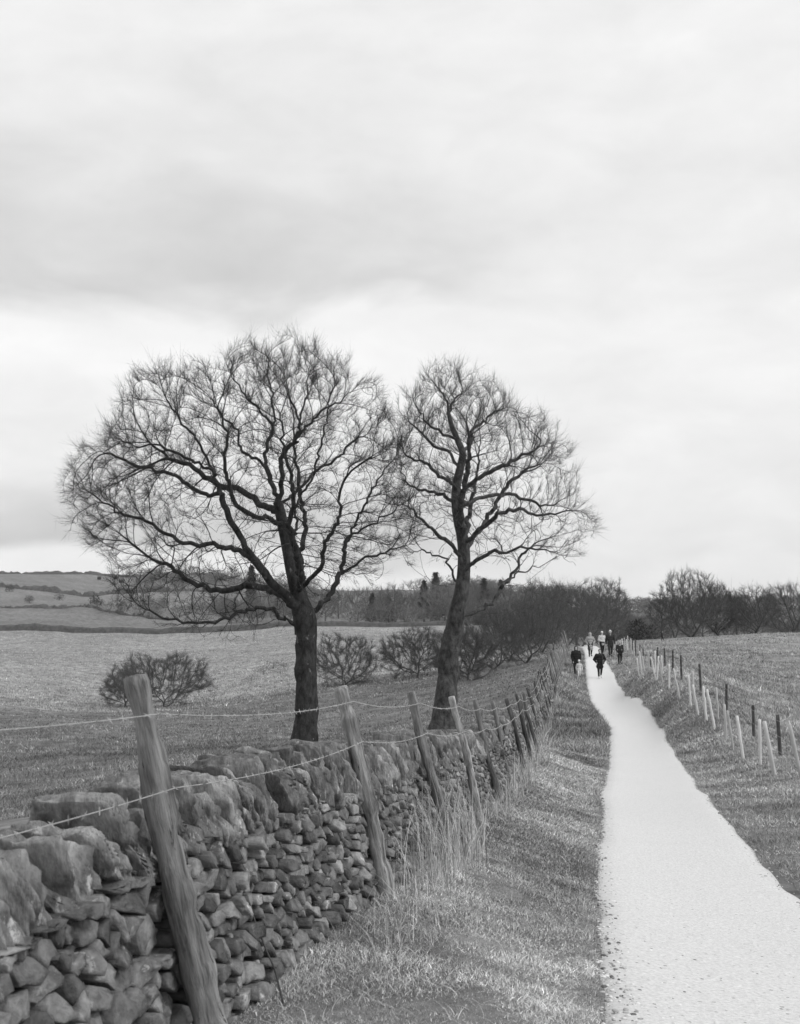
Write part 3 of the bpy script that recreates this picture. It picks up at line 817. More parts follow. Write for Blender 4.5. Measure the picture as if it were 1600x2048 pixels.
def seg_mesh(P0, P1, A, B, k=3):
    d = P1-P0; d /= np.linalg.norm(d, axis=1)[:, None]+1e-9
    ref = np.array([.23, .95, .18]); a = np.cross(d, ref); a /= np.linalg.norm(a, axis=1)[:, None]+1e-9; b = np.cross(d, a)
    ang = np.arange(k)*2*math.pi/k; cs, sn = np.cos(ang), np.sin(ang)
    o = (a[:, None]*cs[None, :, None]+b[:, None]*sn[None, :, None])
    V = np.stack([P0[:, None]+A[:, None, None]*o, P1[:, None]+B[:, None, None]*o], 1).reshape(-1, 3)
    base = (np.arange(len(P0))*2*k)[:, None]; i = np.arange(k); j = (i+1) % k
    F = (base[:, :, None]+np.stack([i, j, k+j, k+i], -1)[None]).reshape(-1, 4)
    return V, F

def densify(pts, step):
    out_ = [pts[0]]
    for a_, b_ in zip(pts[:-1], pts[1:]):
        L_ = np.linalg.norm(b_-a_); n = max(1, int(round(L_/step)))
        for i in range(1, n+1): out_.append(a_+(b_-a_)*i/n)
    return out_
def catmull(pts, n=5):
    pts = [np.array(p, float) for p in pts]; P_ = [2*pts[0]-pts[1]]+pts+[2*pts[-1]-pts[-2]]; out_ = []
    for i in range(1, len(P_)-2):
        for t_ in np.linspace(0, 1, n, endpoint=False):
            a, b, c, d = P_[i-1], P_[i], P_[i+1], P_[i+2]
            out_.append(.5*((2*b)+(-a+c)*t_+(2*a-5*b+4*c-d)*t_*t_+(-a+3*b-3*c+d)*t_**3))
    out_.append(pts[-1]); return out_

def hero_tree(name, label, D, trunk, limbs, crown, shell, ctrz, natt, root_r, seed, depth_half, twig_len=.42, base_r=None, per=2, trad=None, bark=None):
    """trunk: [(px,py,dy)]; limbs: polylines starting near an existing branch, dy = metres nearer(-)/farther(+)"""
    W = lambda p: np.array(P(p[0], p[1], D+p[2]))
    nodes = []; par = []
    step = .16
    tp = densify(catmull([W(p) for p in trunk]), .2)
    for i, p in enumerate(tp): nodes.append(p); par.append(i-1)
    r_ = np.random.default_rng(seed)
    for lb in limbs:
        pts = densify(catmull([W(p) for p in lb], 4), step)
        arr = np.array(nodes); j = int(np.argmin(np.linalg.norm(arr-pts[0], axis=1)))
        pj = j
        for k_i, p in enumerate(pts[1:]):
            p = p+r_.normal(0, .035, 3)
            nodes.append(p); par.append(pj); pj = len(nodes)-1
    # attractors inside the crown outline, with depth
    poly = np.array(crown, float); poly = poly.mean(0)+(poly-poly.mean(0))*[.96, .94];  x0, y0 = poly.min(0); x1, y1 = poly.max(0)
    def inside(px, py):
        c = np.zeros(len(px), bool); j = len(poly)-1
        for i in range(len(poly)):
            xi, yi = poly[i]; xj, yj = poly[j]
            cond = ((yi > py) != (yj > py)) & (px < (xj-xi)*(py-yi)/(yj-yi+1e-9)+xi); c ^= cond; j = i
        return c
    cxp, cyp = ctrz
    att = []
    while len(att) < natt*1.45:
        px = r_.uniform(x0, x1, 4000); py = r_.uniform(y0, y1, 4000); u = r_.uniform(-1, 1, 4000)
        ok = inside(px, py)
        # how far out towards the silhouette, 0 centre..1 rim
        sxn = (px-cxp)/np.where(px < cxp, cxp-x0, x1-cxp); syn = (py-cyp)/np.where(py < cyp, cyp-y0, (y1-cyp))
        rho2 = sxn**2+syn**2
        ok &= (rho2*.8+u*u) < 1.05
        rad3 = np.sqrt(rho2*.8+u*u)
        ok &= r_.uniform(0, 1, 4000) < shell+(1-shell)*rad3**2.6
        for a_, b_, c_ in zip(px[ok], py[ok], u[ok]): att.append(P(a_, b_, D+c_*depth_half))
    att = np.array(att)
    gapn = np.array([mnoise.noise(Vector(q)*.62+Vector((seed*1.3, 5, 0)))+.5*mnoise.noise(Vector(q)*1.5+Vector((seed, 0, 9))) for q in att]); att = att[gapn > -.13]
    att += r_.normal(0, .15, att.shape)
    pos, pr = colonise(nodes, par, att, step, 1.7, .235, seed=seed, centre=np.array(P(cxp, cyp+130, D)), radial=.5)
    rad = radii(pr, .0062, root_r)
    nt_ = len(tp); zt = pos[:nt_, 2]; kz = [P(0, a_, D)[2] for a_, _ in trad][::1]; kr = [b_*D/FPX for _, b_ in trad]
    rad[:nt_] = np.interp(zt, kz, kr)
    for i in range(nt_, len(rad)): rad[i] = min(rad[i], rad[pr[i]]*(.8 if pr[i] < nt_ else 1))
    # root flare
    z0 = pos[0, 2]; fl = np.exp(-(pos[:, 2]-z0)/.45)*.6*(rad > root_r*.7); rad = rad*(1+fl)
    C0 = np.array(P(cxp, cyp+120, D))
    pos = pos.copy(); 
    root = empty(name, tuple(pos[0])); tag(root, label, 'tree')
    o0 = pos[0].copy()
    # parts: trunk (thick) and crown (the rest)
    thick = rad >= root_r*.55
    V, F, ids = tree_mesh(pos-o0, pr, rad)
    tn_id = np.zeros(len(pos), bool); tn_id[:nt_] = (pos-o0)[:nt_, 2] < trunk_split[name]; isT = tn_id[ids]
    def sub(Fs):
        u, inv = np.unique(Fs.ravel(), return_inverse=True); return V[u], inv.reshape(Fs.shape)
    Vt, Ft = sub(F[isT]); Vc_, Fc_ = sub(F[~isT])
    # gnarl the trunk
    jn = np.array([mnoise.fractal(Vector(v)*2.2+Vector((seed, 0, 0)), 1, 2, 4) for v in Vt])
    ctrl_ax = np.array([np.interp(Vt[:, 2], (np.array(tp)-o0)[:, 2], (np.array(tp)-o0)[:, k]) for k in (0, 1)]).T
    rr2 = Vt[:, :2]-ctrl_ax; Vt[:, :2] += rr2*jn[:, None]*.22
    link_mesh('trunk', np_mesh('trunk', Vt, Ft, smooth=True), bark or M_BARK, root)
    P0, P1, A_, B_ = add_twigs(pos-o0, pr, rad, C0-o0, per, twig_len, seed+1, rim=True, sub=3)
    V2, F2 = seg_mesh(P0, P1, A_, B_)
    cr = link_mesh('crown', np_mesh('crown', np.vstack([Vc_, V2]), np.vstack([Fc_, F2+len(Vc_)]), smooth=True), bark or M_BARK, root)
    print(name, len(pos), 'nodes', len(P0), 'twig segs')
    return root
trunk_split = {}

t1_trunk = [(608,1530,0),(610,1480,0),(612,1420,0),(612,1350,0),(612,1290,0),(610,1240,0),(598,1190,.1),(586,1140,.1),(576,1090,.2),(565,1045,.1),(556,1005,0)]
t1_limbs = [
 [(604,1240,0),(585,1205,-.3),(555,1172,-.6),(520,1135,-.9),(492,1095,-1.1),(468,1055,-1.2),(448,1010,-1.3),(435,975,-1.3),(424,940,-1.2),(408,905,-1.2),(385,870,-1.1),(362,845,-1.1),(345,815,-1),(325,785,-1)],
 [(556,1005,0),(545,970,.2),(533,935,.4),(530,905,.5),(540,880,.6),(546,850,.6),(547,810,.7),(540,770,.7),(530,735,.7)],
 [(556,1005,0),(562,965,-.3),(563,935,-.5),(562,918,-.6),(578,895,-.7),(593,875,-.8),(598,850,-.8),(590,820,-.8),(578,790,-.8),(570,750,-.8)],
 [(563,1010,0),(590,985,.4),(615,960,.8),(640,935,1.2),(668,922,1.5),(685,905,1.7),(705,885,1.9),(735,865,2.1),(765,840,2.2)],
 [(576,1090,.2),(595,1060,.9),(593,1025,1.1),(600,995,1.3),(622,960,1.5),(640,900,1.7),(650,860,1.8),(660,800,1.9),(670,760,2)],
 [(612,1232,0),(640,1212,.3),(662,1185,.5),(678,1150,.6),(690,1115,.7),(690,1085,.8),(706,1058,.9),(715,1030,1),(735,1005,1.1),(748,970,1.1),(775,930,1.2),(800,890,1.2)],
 [(610,1175,-.2),(630,1150,-.7),(646,1115,-1),(650,1085,-1.2),(668,1060,-1.4),(682,1030,-1.5),(682,990,-1.6),(700,940,-1.7)],
 [(690,1085,.8),(720,1060,.6),(755,1045,.4),(790,1020,.3),(815,1000,.3)],
 [(678,1150,.6),(720,1120,.2),(760,1110,0),(800,1095,-.2),(822,1085,-.3)],
 [(500,1110,-1),(460,1100,-1.4),(425,1088,-1.7),(370,1085,-1.9),(320,1060,-2),(290,1042,-2.1),(250,1030,-2.1),(215,1010,-2.1),(185,985,-2.1),(150,955,-2.1)],
 [(606,1262,0),(575,1240,-.4),(545,1222,-.8),(505,1218,-1.1),(475,1225,-1.3),(440,1240,-1.5),(400,1246,-1.6),(350,1242,-1.7),(300,1222,-1.8),(262,1200,-1.8)],
 [(575,1195,0),(540,1180,.5),(500,1172,.9),(455,1182,1.2),(415,1175,1.4),(380,1160,1.5),(340,1135,1.6),(300,1115,1.6)],
 [(440,990,-1.3),(405,985,-1),(370,962,-.8),(330,945,-.6),(290,935,-.5),(250,922,-.4),(210,905,-.3),(180,895,-.2)],
 [(424,940,-1.2),(390,925,-1.5),(350,905,-1.7),(310,890,-1.9),(270,890,-2),(230,880,-2)],
 [(556,1020,.1),(520,1008,.9),(490,985,1.4),(460,975,1.8),(420,960,2.1),(380,930,2.3),(340,915,2.4),(300,890,2.4)],
 [(533,935,.4),(505,915,.9),(478,895,1.3),(475,860,1.5),(450,840,1.7),(430,810,1.8),(425,770,1.8)],
 [(565,1050,.1),(540,1040,-.8),(505,1030,-1.5),(470,1000,-2),(450,940,-2.4),(455,880,-2.6),(440,820,-2.7)],
 [(593,875,-.8),(620,845,-1),(650,820,-1.1),(690,795,-1.2),(720,770,-1.3)],
 [(546,850,.6),(520,820,.8),(490,790,.9),(465,750,.9),(450,720,.9)],
 [(598,850,-.8),(610,800,-.6),(615,750,-.5),(612,710,-.5)],
 [(600,1195,.1),(605,1160,1),(600,1110,2),(610,1050,2.7),(600,980,3.1),(590,900,3.4),(585,820,3.4)],
 [(596,1185,0),(600,1150,-1),(590,1100,-2),(580,1040,-2.7),(585,980,-3.1),(570,900,-3.4),(560,820,-3.4)],
]
t1_crown = [(140,960),(190,900),(215,850),(240,800),(250,760),(290,735),(340,720),(400,722),(440,725),(470,700),(510,680),(560,672),(620,682),(655,705),(700,735),(735,760),(760,790),(790,815),(805,870),(820,940),(835,1000),(840,1060),(830,1110),(790,1150),(740,1165),(690,1180),(650,1230),(600,1245),(560,1265),(500,1275),(420,1285),(330,1265),(260,1240),(230,1190),(215,1130),(180,1090),(140,1060),(120,1010)]
trunk_split['bare_tree_a'] = 0
t2_trunk = [(886,1500,0),(888,1450,0),(892,1400,0),(896,1350,.1),(898,1300,.1),(908,1262,.1),(914,1225,0),(922,1190,0),(927,1150,0),(928,1110,0),(925,1075,0),(917,1040,.1),(912,1000,.1),(914,965,.1),(922,930,0),(925,905,0),(915,880,0),(903,850,0),(897,825,0)]
t2_limbs = [
 [(925,1150,0),(945,1125,-.4),(975,1110,-.8),(1010,1103,-1.1),(1050,1096,-1.3),(1090,1100,-1.4),(1130,1115,-1.5),(1155,1130,-1.5)],
 [(928,1105,0),(945,1075,.5),(970,1045,.9),(985,1020,1.1),(1000,990,1.3),(1025,960,1.5),(1050,940,1.6),(1085,925,1.7)],
 [(928,1090,0),(960,1060,-.6),(1000,1030,-1.1),(1040,1018,-1.4),(1075,1030,-1.6),(1110,1028,-1.7),(1150,1020,-1.8),(1175,1035,-1.8)],
 [(913,1010,.1),(950,1000,.8),(985,990,1.3),(1020,990,1.7),(1060,1002,1.9),(1100,1010,2),(1135,995,2.1)],
 [(916,1000,.1),(935,972,-.6),(960,955,-1),(1000,935,-1.4),(1030,920,-1.6),(1065,900,-1.7),(1110,885,-1.8)],
 [(925,905,0),(945,880,.4),(945,860,.5),(965,845,.7),(990,825,.8),(1020,810,.9)],
 [(897,825,0),(905,800,.2),(925,780,.3),(915,755,.4)],[(897,825,0),(890,795,-.2),(872,770,-.3),(850,750,-.4)],
 [(914,1235,0),(955,1222,.2),(990,1200,.4),(1005,1170,.5),(1025,1150,.6),(1045,1110,.7),(1070,1090,.8)],
 [(1005,1170,.5),(1035,1172,.2),(1070,1185,0),(1110,1198,-.1),(1140,1210,-.2)],
 [(1010,1165,.5),(1040,1145,.9),(1075,1133,1.2)],
 [(908,1255,.1),(930,1232,-.5),(975,1228,-.9),(1020,1225,-1.2),(1060,1213,-1.4),(1100,1222,-1.5)],
 [(927,1140,0),(905,1090,-.5),(875,1070,-.9),(850,1045,-1.2),(820,1015,-1.4),(790,1008,-1.5),(765,1008,-1.5)],
 [(912,1005,.1),(885,990,.5),(850,982,.9),(825,975,1.1),(805,945,1.2),(800,915,1.3)],
 [(913,985,.1),(900,960,-.4),(878,950,-.8),(850,925,-1.1),(815,910,-1.3),(795,885,-1.4)],
 [(920,935,0),(900,905,.4),(870,890,.7),(835,860,.9),(805,830,1)],
 [(915,880,0),(885,865,-.3),(855,845,-.5),(825,800,-.7),(810,780,-.8)],
 [(922,1185,0),(905,1150,.4),(893,1118,.7),(860,1108,.9),(840,1100,1),(815,1110,1.1)],
 [(925,1160,0),(900,1172,-.5),(870,1168,-.8),(845,1150,-.9)],
 [(928,1095,0),(935,1050,1.2),(945,1000,2),(955,940,2.5),(960,880,2.8)],
 [(926,1075,0),(920,1020,-1.2),(930,960,-2),(940,900,-2.5),(935,840,-2.7)],
 [(918,1215,0),(900,1190,.4),(885,1165,.6),(875,1145,.8)],
]
t2_crown = [(783,1000),(785,930),(795,860),(810,790),(835,750),(880,735),(915,725),(955,745),(985,775),(1020,795),(1055,830),(1095,850),(1120,885),(1135,930),(1150,975),(1180,1015),(1190,1050),(1165,1090),(1155,1135),(1120,1120),(1085,1140),(1050,1150),(980,1140),(930,1150),(880,1130),(830,1115),(800,1080),(775,1040)]

def hero(name, key, label, *a, **k):
    trunk_split[name] = k.pop('split')
    return hero_tree(name, label, *a, **k)
hero('bare_tree', 0, 'wide spreading bare tree with heavy limbs, left of the two large trees',
     40.0, t1_trunk, t1_limbs, t1_crown, .07, (520, 1000), 4300, .345, 11, 4.6, twig_len=.42, trad=[(1500,25),(1350,21),(1260,23),(1235,24),(1200,17),(1090,14),(1005,10)], split=4.1, per=2)
hero('bare_tree', 1, 'tall narrower bare tree with a slightly curved trunk between the spreading tree and the path',
     43.0, t2_trunk, t2_limbs, t2_crown, .09, (945, 1010), 2500, .40, 23, 3.4, twig_len=.41, trad=[(1480,27),(1400,22),(1300,21),(1235,17),(1150,13.5),(1075,12),(1000,10),(930,8),(850,5),(825,4)], bark=M_PBARK, split=4.0, per=2)

# ------------------------------------------------------------------ smaller bare trees
def dome_tree(H, W, seed, trunk_h=.22, natt=420, step=None, tip=.008, root=None, twig=.4, per=2, stems=1, dens=1.0, flat=.45, rmax=.03, low=0.0, tr0=.006):
    r_ = np.random.default_rng(seed); step = step or H*.035
    nodes, par = [], []
    for s_ in range(stems):
        a_ = r_.uniform(0, 6.28); lx, ly = math.cos(a_)*.18*W*(stems > 1), math.sin(a_)*.18*W*(stems > 1)
        pj = -1 if s_ == 0 else 0
        hh = H*trunk_h*r_.uniform(.8, 1.2)
        for t_ in np.linspace(0, 1, max(3, int(hh/step))):
            if s_ > 0 and t_ == 0: continue
            nodes.append(np.array([lx*t_+r_.normal(0, .02*H*t_*.5), ly*t_+r_.normal(0, .02*H*t_*.5), hh*t_])); par.append(pj); pj = len(nodes)-1
    att = []
    zc = H*(trunk_h+low*.0)+H*(1-trunk_h)*flat
    while len(att) < natt:
        p = r_.uniform(-1, 1, (500, 3)); d = np.linalg.norm(p, axis=1); p = p[(d < 1) & (r_.uniform(0, 1, 500) < .2+.8*d**2)]
        # lumpy outline
        lum = np.array([mnoise.noise(Vector(q)*1.7+Vector((seed*3.3, 0, 0))) for q in p]); p = p*(1+.55*lum)[:, None]; p = p[lum > -.32]
        z = np.where(p[:, 2] > 0, zc+p[:, 2]*(H-zc), zc+p[:, 2]*(zc-H*trunk_h*(.55-low)))
        for a_, b_, c_ in zip(p[:, 0]*W/2, p[:, 1]*W/2, z): att.append((a_, b_, c_))
    pos, pr = colonise(nodes, par, np.array(att[:natt]), step, H*.4, step*1.25, seed=seed, maxit=70, trop=.06, inertia=.8, jitter=.09, centre=np.array([0, 0, H*trunk_h*.3]), radial=.3)
    rad = radii(pr, tip, root or H*.028)
    V, F, ids = tree_mesh(pos, pr, rad)
    tk = np.zeros(len(pos), bool); tk[0] = True
    for i in range(1, len(pos)): tk[i] = tk[pr[i]] and pos[i, 2] < H*trunk_h*1.02 and (stems == 1 or i < 40)
    P0, P1, A_, B_ = add_twigs(pos, pr, rad, np.array([0, 0, H*.3]), per, twig, seed+5, rmax=rmax, sub=2, r0=tr0*.8, wig=.22)
    V2, F2 = seg_mesh(P0, P1, A_, B_)
    return (V, F, tk[ids]), (V2, F2)
def place_tree(name, label, px, d, H, W, seed, base_py=None, group=None, cat='tree', mat=None, z=None, **k):
    (V, F, isT), (V2, F2) = dome_tree(H, W, seed, **k)
    x = (px-800)/FPX*d
    zz_ = g1(x, d)-.05 if z is None else z
    root = empty(name, (x, d, zz_)); tag(root, label, cat, group)
    th_ = H*k.get('trunk_h', .22)*.95
    def sub(Fs):
        u, inv = np.unique(Fs.ravel(), return_inverse=True); return V[u], inv.reshape(Fs.shape)
    Vt, Ft = sub(F[isT]); Vc_, Fc_ = sub(F[~isT])
    mt = mat or M_TWIG
    link_mesh('trunk', np_mesh('trunk', Vt, Ft, np.full(len(Vt), .9), smooth=True), mt, root)
    Vall = np.vstack([Vc_, V2])
    link_mesh('crown', np_mesh('crown', Vall, np.vstack([Fc_, F2+len(Vc_)]), np.full(len(Vall), 1.0), smooth=True), mt, root)
    return root
# hawthorns in the valley
place_tree('hawthorn_tree', 'small domed bare tree in the valley behind the nearest fence post', 332, 118, 4.9, 8.2, 101, trunk_h=.14, natt=900, tip=.006, per=4, twig=.5, root=.10, low=.3, tr0=.007)
place_tree('hawthorn_tree', 'low round bare shrub peeping out left of the nearest fence post', 256, 124, 3.8, 4.6, 102, trunk_h=.14, natt=500, tip=.006, per=4, twig=.45, root=.10, low=.3, tr0=.007)
place_tree('hawthorn_tree', 'small fan shaped bare tree just right of the big trunk', 692, 112, 4.5, 5.6, 103, trunk_h=.12, natt=700, tip=.006, per=4, twig=.45, root=.075, low=.25, tr0=.007)
place_tree('hawthorn_tree', 'round dense bare tree left of the curved trunk', 835, 112, 4.2, 6.6, 104, trunk_h=.12, natt=800, tip=.006, per=4, twig=.45, root=.09, low=.3, tr0=.007)
place_tree('hawthorn_tree', 'scrubby bare tree spreading right behind the curved trunk', 935, 92, 3.7, 4.6, 105, trunk_h=.15, natt=640, tip=.006, per=4, twig=.4, root=.075, low=.35, tr0=.007)
hw = [(985, 100, 4.6, 5.0), (1018, 110, 5.3, 5.0), (1050, 102, 5.2, 4.6), (1082, 112, 6.0, 5.2), (1103, 120, 6.6, 5.6), (1128, 132, 6.5, 6.5), (1160, 138, 6.6, 7.0), (1196, 150, 6.4, 7.0)]
hl = ['twisted bare hawthorn in the row along the field edge, first right of the scrubby tree', 'second bare hawthorn of the field edge row, with a leaning stem', 'third bare hawthorn of the field edge row, above the fence posts',
      'tall dark hawthorn where the field edge meets the fence', 'dark dense hawthorn just left of the walkers', 'broad dark hawthorn behind the man carrying a small child', 'dark bare thicket tree behind the woman in the pale coat', 'dark bare thicket tree behind the white haired man']
for i, ((px, d, H, W), lb) in enumerate(zip(hw, hl)):
    place_tree('hawthorn_tree', lb, px, d, H, W, 120+i, trunk_h=.16, natt=640, tip=.009, twig=.55, root=.10, low=.3, stems=2, tr0=.009, per=2, group='hawthorns along the field edge')
# taller trees by the lane
place_tree('roadside_tree', 'rounded bare tree standing up against the sky above the walkers', 1213, 170, 7.8, 5.8, 141, trunk_h=.36, natt=900, tip=.014, twig=.7, root=.2, tr0=.012, flat=.45, per=3)
place_tree('roadside_tree', 'bare tree with open crown left of the rounded one above the walkers', 1152, 160, 7.4, 6.4, 142, trunk_h=.3, natt=800, tip=.014, twig=.7, root=.2, tr0=.012)
place_tree('roadside_tree', 'small thin bare tree at the left end of the right hand copse', 1322, 168, 5.8, 4.2, 143, trunk_h=.38, natt=420, tip=.014, twig=.5, root=.13, tr0=.009)
place_tree('roadside_tree', 'tallest bare tree of the right hand copse with a fan shaped crown', 1381, 165, 7.8, 8.0, 144, trunk_h=.16, natt=1500, tip=.014, twig=.75, root=.2, stems=3, tr0=.012, per=3)
place_tree('roadside_tree', 'dense bare tree on the right shoulder of the copse', 1436, 172, 6.2, 7.0, 145, trunk_h=.15, natt=1000, tip=.014, twig=.7, root=.2, stems=3, tr0=.012, per=3)
place_tree('roadside_tree', 'bare tree right of the copse with low limbs', 1506, 168, 5.6, 6.8, 146, trunk_h=.2, natt=900, tip=.014, twig=.7, root=.2, stems=2, tr0=.012, per=2)
place_tree('roadside_tree', 'bare tree farthest to the right beyond the pasture', 1572, 176, 6.6, 7.4, 147, trunk_h=.2, natt=1000, tip=.014, twig=.7, root=.2, stems=2, tr0=.012, per=2)

# prototypes for the woods
protos = []
for i in range(5):
    (V, F, _t), (V2, F2) = dome_tree(8, 6.2, 200+i, trunk_h=.2, natt=230, tip=.022, twig=1.0, per=3, root=.17, tr0=.02, step=.42, stems=1+(i % 2))
    protos.append((np.vstack([V, V2]), np.vstack([F, F2+len(V)])))
print('proto faces', [len(p[1]) for p in protos])
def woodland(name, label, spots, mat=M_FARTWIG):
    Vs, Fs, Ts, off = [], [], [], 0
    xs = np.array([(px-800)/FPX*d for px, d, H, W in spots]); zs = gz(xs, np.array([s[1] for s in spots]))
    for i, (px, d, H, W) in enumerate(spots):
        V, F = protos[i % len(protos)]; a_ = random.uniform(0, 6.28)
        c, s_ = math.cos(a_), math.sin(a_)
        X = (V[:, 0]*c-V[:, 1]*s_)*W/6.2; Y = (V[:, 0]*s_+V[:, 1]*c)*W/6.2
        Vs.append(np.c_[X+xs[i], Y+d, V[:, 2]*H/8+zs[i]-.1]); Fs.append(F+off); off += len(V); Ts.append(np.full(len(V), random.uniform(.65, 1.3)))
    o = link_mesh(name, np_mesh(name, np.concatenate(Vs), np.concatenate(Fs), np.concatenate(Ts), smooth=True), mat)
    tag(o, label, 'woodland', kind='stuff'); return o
sp = []
for i in range(85):     # wood beyond the second field
    px = random.uniform(430, 1120); d = random.uniform(330, 430)
    H = np.interp(px, [430, 600, 720, 1120], [6.5, 9, 10, 9.0])*random.uniform(.75, 1.1)
    sp.append((px, d, H, H*.85))
for i in range(36): sp.append((random.uniform(700, 1120), random.uniform(300+20, 335), random.uniform(4, 6), 5.5))
for i in range(44): sp.append((random.uniform(270, 640), random.uniform(560, 780), random.uniform(6, 10), 9))
for i in range(30): sp.append((random.gauss(420, 90), random.uniform(345, 440), random.uniform(2.5, 5.5), 6))
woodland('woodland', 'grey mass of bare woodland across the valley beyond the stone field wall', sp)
sp = []
for i in range(34): sp.append((random.uniform(1215, 1330), random.uniform(185, 250), random.uniform(2.6, 4.4), 5.0))
for i in range(28): sp.append((random.uniform(1330, 1680), random.uniform(185, 230), random.choice([2.6, 3.2, 4.0, 5.2]), 5.0))
for i in range(20): sp.append((random.uniform(1000, 1230), random.uniform(150, 250), random.uniform(4.5, 6.5), 6.0))
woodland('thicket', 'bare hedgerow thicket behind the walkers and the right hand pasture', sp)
sp = []
for i in range(60): sp.append((random.uniform(1180, 1700), random.uniform(640, 760), random.uniform(6, 9), 14))
for i in range(30): sp.append((random.uniform(820, 1180), random.uniform(640, 800), random.uniform(8, 12), 16))
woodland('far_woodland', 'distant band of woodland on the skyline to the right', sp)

# conifers
def conifer(px, d, H, W, label, group=None):
    r_ = np.random.default_rng(int(px)); x = (px-800)/FPX*d; z = g1(x, d)
    root = empty('conifer_tree', (x, d, z)); tag(root, label, 'tree', group)
    link_mesh('trunk', tube_mesh('trunk', [(0, 0, 0), (0, 0, H*.5), (0, 0, H*.97)], [H*.025, H*.018, H*.004], 7), M_TWIG, root)
    n = 1500; t_ = r_.uniform(.06, 1, n)**.8; a_ = r_.uniform(0, 6.28, n); lay = .75+.25*np.sin(t_*H*4); rr_ = (1-t_)*W/2*r_.uniform(.35, 1.05, n)*lay+.03
    c = np.c_[np.cos(a_)*rr_, np.sin(a_)*rr_, t_*H-rr_*.15]
    s_ = H*.045*r_.uniform(.6, 1.5, n)
    u = np.c_[np.cos(a_), np.sin(a_), r_.uniform(-.5, .1, n)]*s_[:, None]*1.4; v_ = r_.normal(0, 1, (n, 3))*s_[:, None]*.55
    V = np.stack([c-u*.5-v_*.5, c-u*.5+v_*.5, c+u], 1).reshape(-1, 3); F = np.arange(n*3).reshape(n, 3)
    link_mesh('crown', np_mesh('crown', V, F), M_CONIFER, root)
conifer(848, 365, 11.5, 7.5, 'broad dark conifer in the wood left of the curved trunk')
conifer(871, 372, 13.5, 5.5, 'taller dark conifer just right of the broad conifer')
conifer(745, 350, 8, 6.0, 'short dark conifer in the middle of the far wood')
conifer(778, 355, 7.5, 5.5, 'dark bushy conifer between the short conifer and the broad one')
conifer(968, 360, 11, 6.5, 'dark conifer right of the curved trunk')
conifer(1001, 372, 10.5, 9, 'wide dark conifer at the right end of the far wood')
conifer(503, 420, 15, 7, 'dark conifer showing against the sky behind the left limb')
def bush(name, px, d, H, W, label, group=None, mat=None, n=900):
    r_ = np.random.default_rng(int(px*3+d)); x = (px-800)/FPX*d; z = g1(x, d)
    root = empty(name, (x, d, z)); tag(root, label, 'bush', group)
    p = r_.normal(0, 1, (n, 3)); p /= np.linalg.norm(p, axis=1)[:, None]; p *= (r_.uniform(0, 1, (n, 1))**.4)
    lum = np.array([mnoise.noise(Vector(q)*1.8+Vector((px, 0, 0))) for q in p]); p *= (1+.5*lum)[:, None]
    c = p*np.array([W/2, W/2, H/2])+np.array([0, 0, H/2]); s_ = H*.09*r_.uniform(.5, 1.5, (n, 1))
    u = (p+r_.normal(0, .5, p.shape))*s_; v_ = r_.normal(0, .5, p.shape)*s_*.6
    V = np.stack([c-v_*.5, c+v_*.5, c+u], 1).reshape(-1, 3)
    link_mesh('foliage', np_mesh('foliage', V, np.arange(n*3).reshape(n, 3)), mat or M_CONIFER, root)
    link_mesh('stem', tube_mesh('stem', [(0, 0, -.1), (W*.03, 0, H*.4), (0, 0, H*.8)], [H*.04, H*.03, H*.01], 6), M_TWIG, root)
bush('gorse_bush', 190, 420, 3.6, 3.4, 'dark bush at the left on the far slope'); bush('gorse_bush', 201, 414, 2.6, 3.0, 'lower dark bush just right of the leftmost one on the far slope')
bush('gorse_bush', 243, 405, 3.4, 3.2, 'single dark pointed bush right of the pair on the far slope')
bush('gorse_bush', 1271, 175, 3.2, 2.6, 'dark evergreen bush beside the end of the right hand fence'); bush('gorse_bush', 1296, 178, 2.3, 3.2, 'low dark bush at the pasture edge right of the fence end')
for i_, (px_, d_, h_, w__) in enumerate([(60, 430, 2.6, 3.0), (120, 470, 2.4, 3.6), (285, 420, 2.2, 3.4), (330, 445, 2.8, 3.0), (20, 520, 3.0, 4.0)]):
    bush('gorse_bush', px_, d_, h_, w__, ['dark bush at the far left of the slope, below the hilltop hedge', 'dark bush left of the leftmost pair on the far slope', 'small dark bush under the long left branches of the big tree', 'dark bush behind the long left branches, right of the small one', 'broad dark bush highest on the left of the far slope'][i_])
M_HEATH = material('heath_twigs', .07, .13, scale=2, bump=0)
for i, (px, d, H, W) in enumerate([(528, 150, 1.0, 2.6), (548, 156, 1.2, 2.8), (573, 160, .9, 2.2), (505, 143, .7, 2.0), (562, 147, .7, 1.8)]):
    bush('heather_clump', px, d, H, W, ['low dark scrub clump left of the big trunk on the far bank', 'tallest scrub clump on the far bank left of the big trunk', 'scrub clump nearest the big trunk on the far bank', 'small scrub clump at the left end of the far bank group', 'small front scrub clump of the far bank group'][i], 'scrub clumps on the far bank', M_HEATH, 500)

